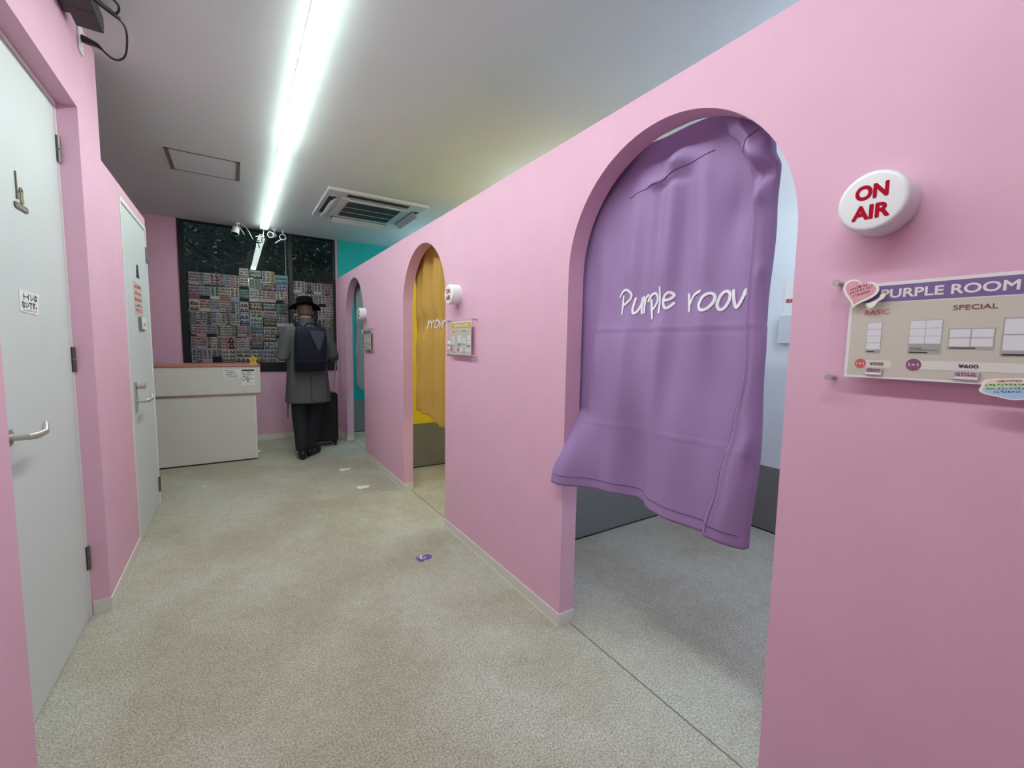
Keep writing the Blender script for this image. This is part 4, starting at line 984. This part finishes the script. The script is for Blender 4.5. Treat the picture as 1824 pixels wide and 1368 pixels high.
for h, k, a in ((HPL, KNL, ANL), (HPR, KNR, ANR)):
    mb.tube([h, h.lerp(k, .5), k, k.lerp(a, .35), a], [.088, .074, .056, .056, .036], SKINM, 16)
mb.tube([ANL, ANL + Vector((0, .05, -.045)), ANL + Vector((.008, .16, -.065))], [.040, .036, .030], SKINM, 12)
mb.tube([ANR, ANR + Vector((.04, .04, -.04)), ANR + Vector((.10, .12, -.055))], [.040, .036, .030], SKINM, 12)
for s_, e, w_ in ((SHL, ELL, WRL), (SHR, ELR, WRR)):
    mb.tube([s_ + Vector((0.05 if s_.x < .6 else -.05, 0, .0)), s_, s_.lerp(e, .5), e, e.lerp(w_, .5), w_], [.06, .058, .047, .042, .036, .026], SKINM, 14)
# left hand, loosely curled in front of the chest
hl = WRL; d = Vector((.45, .80, .12)).normalized(); sd = d.cross(Vector((0, 0, 1))).normalized(); u_ = sd.cross(d)
mb.tube([hl, hl + d * .03, hl + d * .065, hl + d * .085], [.024, .031, .036, .033], SKINM, 14, ry=.55)
for k, L in enumerate((.070, .080, .075, .058)):
    b = hl + d * .080 + u_ * (.027 - .018 * k); c = sd * -1
    mb.tube([b, b + d * L * .42, b + d * L * .72 + c * L * .32, b + d * L * .78 + c * L * .68], [.0092, .0088, .0082, .0070], SKINM, 8)
mb.tube([hl + d * .025 + u_ * .022, hl + d * .05 + u_ * .048 - sd * .012, hl + d * .078 + u_ * .052 - sd * .030], [.013, .011, .0085], SKINM, 8)
# right hand, closed around the suitcase grip
GR = Vector((1.012, 5.655, 1.098)); hr = WRR; d = (GR - hr).normalized(); palm = hr + d * .075 + Vector((0, 0, .022))
mb.tube([hr, hr + d * .03 + Vector((0, 0, .008)), palm], [.025, .033, .037], SKINM, 14, ry=.6)
for k, L in enumerate((.9, 1, .97, .82)):
    x = GR.x + .030 - .020 * k; b = Vector((x, GR.y - .030, GR.z + .021)); r = .021
    mb.tube([b] + [Vector((x, GR.y + r * 1.05 * math.sin(a), GR.z + r * 1.05 * math.cos(a))) for a in (-.2, .5, 1.2, 1.9, 2.6 * L)], [.0095, .0092, .009, .0088, .0082, .0072], SKINM, 8)
xt = GR.x - .044
mb.tube([palm + Vector((-.024, -.005, -.004)), Vector((xt, GR.y - .026, GR.z + .004)), Vector((xt + .012, GR.y - .021, GR.z - .018)), Vector((xt + .03, GR.y - .008, GR.z - .024))], [.012, .011, .010, .008], SKINM, 8)
body = remesh(obj('body', mb, person), .0062, 2)
# clothing
mb = MB()
for h, k, a, fl in ((HPL, KNL, ANL, .056), (HPR, KNR, ANR, .056)):
    mb.tube([h + Vector((0, 0, .06)), h, h.lerp(k, .5), k, k.lerp(a, .5), a + Vector((0, 0, .0))], [.100, .104, .092, .082, .074, .068], TROU, 18)
mb.loft([(.67, 5.30, .84, .13, .10), (.67, 5.30, .93, .18, .13), (.675, 5.30, 1.05, .165, .12)], TROU)
remesh(obj('trousers', mb, person), .011, 3)
for a, dv in ((ANL, Vector((.01, 1, 0))), (ANR, Vector((.62, .78, 0)))):
    dv = dv.normalized(); mb = MB(); z0 = Vector((a.x, a.y, 0))
    mb.tube([z0 - dv * .055 + Vector((0, 0, .045)), z0 - dv * .03 + Vector((0, 0, .048)), z0 + dv * .06 + Vector((0, 0, .046)), z0 + dv * .15 + Vector((0, 0, .036)), z0 + dv * .205 + Vector((0, 0, .030))], [.028, .044, .045, .041, .024], SHOE, 14)
    mb.tube([z0 - dv * .01 + Vector((0, 0, .05)), z0 + Vector((0, 0, .12))], [.042, .046], SHOE, 14)
    mb.tube([z0 - dv * .055 + Vector((0, 0, .012)), z0 + dv * .05 + Vector((0, 0, .012)), z0 + dv * .20 + Vector((0, 0, .012))], [.034, .038, .030], SHOE, 14, ry=.32)
    s_ = obj('shoe', mb, person); remesh(s_, .008, 2)
mb = MB()
mb.loft([(.682, 5.295, .628, .232, .175), (.682, 5.295, .645, .234, .176), (.682, 5.293, .80, .222, .160), (.68, 5.29, 1.02, .205, .142), (.68, 5.285, 1.22, .205, .145), (.68, 5.28, 1.36, .222, .138), (.68, 5.28, 1.425, .205, .115), (.68, 5.285, 1.468, .135, .092), (.679, 5.29, 1.50, .082, .078)], COAT, 40, 2.3)
for s_, e, w_, o_ in ((SHL, ELL, WRL, .06), (SHR, ELR, WRR, -.06)):
    mb.tube([s_ + Vector((o_, -.005, .0)), s_ + Vector((0, 0, -.01)), s_.lerp(e, .5), e, e.lerp(w_, .45), e.lerp(w_, .93)], [.088, .084, .076, .070, .064, .058], COAT, 18)
for k in range(5):                                                     # loose folds down the back
    x = .53 + k * .075; mb.tube([(x, 5.155 + .02 * abs(k - 2), 1.0), (x + .01, 5.145 + .015 * abs(k - 2), .82), (x + .008, 5.128 + .022 * abs(k - 2), .635)], [.006, .016, .02], COAT, 10)
remesh(obj('coat', mb, person), .0095, 3)
mb = MB(); R1 = [(.085, .080, 1.492, 0), (.083, .080, 1.53, .03), (.079, .078, 1.566, .05)]; n = 32; vs = []
for rx, ry, z, tl in R1 + [(q[0] - .008, q[1] - .008, q[2], q[3]) for q in R1[::-1]]:
    vs += [(.679 + rx * math.cos(2 * PI * k / n), 5.295 + .012 * (z - 1.49) / .07 + ry * math.sin(2 * PI * k / n), z - tl * 0.35 * (1 + math.sin(2 * PI * k / n)) ) for k in range(n)]
fs = [(i * n + k, i * n + (k + 1) % n, ((i + 1) % 6) * n + (k + 1) % n, ((i + 1) % 6) * n + k) for i in range(6) for k in range(n)]
obj('collar', mb.add(vs, fs, COAT), person)
obj('back_vent', MB().tube([(.69, 5.140, .93), (.692, 5.126, .80), (.694, 5.110, .632)], .004, mat('dark_seam', (40, 41, 44), .8), 6), person)
obj('belt_end', MB().prism(lambda a, b, c: (a, 5.24 + c, b), [(.462, .64), (.482, .64), (.476, .47), (.458, .465)], 0, .004, COAT), person)
# hat
mb = MB(); n = 56; hx, hy, hz = .672, 5.340, 1.690
def brim(r, k, dz):
    a = 2 * PI * k / n; x, y = r * .168 * math.cos(a), r * .158 * math.sin(a); e = max(0, r - .55) / .45
    return (hx + x, hy + y, hz + dz - .16 * y - .030 * e * (x / .168) ** 2 + .018 * e * max(0, -math.sin(a)) ** 2)
prof = [(.52, 0), (.8, -.002), (.98, 0), (1.0, .003), (.98, .006), (.8, .005), (.56, .008)]
vs = [brim(r, k, dz) for r, dz in prof for k in range(n)]
cr = [(.092, .108, .012), (.090, .105, .045), (.087, .101, .078), (.080, .094, .097), (.066, .080, .103), (.045, .058, .097), (.02, .03, .090)]
vs += [(hx + rx * math.cos(2 * PI * k / n), hy + .004 + ry * math.sin(2 * PI * k / n), hz + dz - .16 * ry * math.sin(2 * PI * k / n)) for rx, ry, dz in cr for k in range(n)]
m_ = len(prof) + len(cr); fs = [(i * n + k, i * n + (k + 1) % n, (i + 1) * n + (k + 1) % n, (i + 1) * n + k) for i in range(m_ - 1) for k in range(n)] + [tuple((m_ - 1) * n + k for k in range(n))]
h_ = obj('hat', mb.add(vs, fs, HATM), person, angle=60); h_['label'] = 'black brimmed felt hat'
mb = MB(); vs = [(hx + rx * 1.02 * math.cos(2 * PI * k / n), hy + .004 + ry * 1.02 * math.sin(2 * PI * k / n), hz + dz - .16 * ry * math.sin(2 * PI * k / n)) for rx, ry, dz in ((.092, .108, .014), (.0915, .107, .034)) for k in range(n)]
obj('hat_band', mb.add(vs, [(k, (k + 1) % n, n + (k + 1) % n, n + k) for k in range(n)], BLACKM), h_)
mb = MB(); vs = []; nn = 20
for i in range(9):
    z = -.082 + i * .0155
    for k in range(nn + 1):
        a = PI + PI * (k / nn) ; rr = math.sqrt(max(.05, 1 - ((z + .012) / .125) ** 2)); vs.append((hc.x + .0795 * rr * math.cos(a), hc.y - .002 + .100 * rr * math.sin(a) + .28 * z * .3, hc.z + z + .02))
obj('hair', mb.add(vs, [(i * (nn + 1) + k, i * (nn + 1) + k + 1, (i + 1) * (nn + 1) + k + 1, (i + 1) * (nn + 1) + k) for i in range(8) for k in range(nn)], HAIRM), person, solid=.004)
# backpack
NAVY = mat('navy_fabric', (13, 17, 36), .7, spec=.25, var=.06, vscale=10); NAVYL = mat('navy_sheen', (30, 46, 64), .4); STRAP = mat('strap_navy', (26, 36, 50), .5)
t = thing('backpack', 'navy blue square backpack worn on the back of the person', 'backpack', (.688, 5.06, .98))
mb = MB(); mb.loft([(.676, 5.072, .985, .142, .040), (.677, 5.066, 1.0, .152, .055), (.682, 5.062, 1.15, .157, .070), (.690, 5.064, 1.36, .155, .066), (.693, 5.072, 1.43, .148, .056), (.694, 5.085, 1.462, .135, .038)], NAVY, 48, 5); obj('body', mb, t, angle=50)
FB2 = lambda a, b, c: (a, 4.9935 + .004 * ((b - 1.2) / .25) ** 2 * 2 - c, b)
mb = MB(); mb.prism(lambda a, b, c: (a, 4.990 + (max(0, b - 1.30)) * .095 - c, b), [(.665, 1.425), (.825, 1.415), (.765, 1.215), (.750, 1.215)], 0, .004, NAVYL); obj('flap', mb, t)
mb = MB()
for pts in ([(.595, 1.43), (.70, 1.235), (.752, 1.20)], [(.835, 1.40), (.80, 1.30), (.757, 1.20)], [(.54, 1.10), (.69, 1.092), (.825, 1.10)]):
    mb.tube([Vector((a, 4.991 + max(0, b - 1.30) * .10, b)) for a, b in pts], .003, NAVYL, 6)
obj('piping', mb, t)
obj('handle', MB().tube(catmull([(.635, 5.085, 1.455), (.65, 5.08, 1.485), (.69, 5.078, 1.496), (.735, 5.08, 1.484), (.75, 5.085, 1.455)], 6), .0085, NAVY, 8), t)
for pts in ([(.635, 5.10, 1.44), (.590, 5.155, 1.475), (.555, 5.215, 1.515), (.545, 5.29, 1.522), (.545, 5.37, 1.47), (.54, 5.425, 1.34)], [(.755, 5.10, 1.44), (.790, 5.155, 1.475), (.812, 5.215, 1.515), (.818, 5.29, 1.522), (.82, 5.37, 1.47), (.822, 5.425, 1.34)]):
    s_ = obj('strap', MB().tube(catmull(pts, 5), .026, STRAP, 12, ry=.28), t); 
obj('buckle', MB().box(.775, .800, 5.085, 5.10, 1.436, 1.448, STEEL), t)
# suitcase
CASE = mat('black_suitcase', (13, 13, 16), .6, bump=.2, bscale=300)
t = thing('suitcase', 'tall black suitcase with raised handle standing by the wall beside the person', 'suitcase', (.905, 5.83, 0))
obj('shell', MB().box(.735, 1.078, 5.705, 5.950, .055, .672, CASE), t, bevel=.035)
obj('zip', MB().box(.732, 1.081, 5.80, 5.808, .075, .652, BLACKM), t, bevel=.002)
for x in (.775, 1.04):
    for y in (5.745, 5.91): obj('wheel', MB().tube([(x - .012, y, .028), (x + .012, y, .028)], .027, BLACKM, 18).box(x - .017, x + .017, y - .015, y + .015, .03, .07, CASE), t)
gx0, gx1 = .90, 1.05
for x in (gx0, gx1):
    obj('handle_rod', MB().tube([(x - .03, 5.755, .655), (x - .006, 5.69, .95), (x, GR.y, GR.z)], [.0105, .0105, .0095], mat('pale_metal', (206, 204, 202), .4, .2), 12), t)
obj('grip', MB().tube([(gx0 - .01, GR.y, GR.z), (gx1 + .01, GR.y, GR.z)], .0125, BLACKM, 14), t)
obj('handle', MB().tube(catmull([(.84, 5.80, .668), (.85, 5.80, .695), (.905, 5.80, .70), (.96, 5.80, .695), (.97, 5.80, .668)], 4), .011, BLACKM, 10), t)
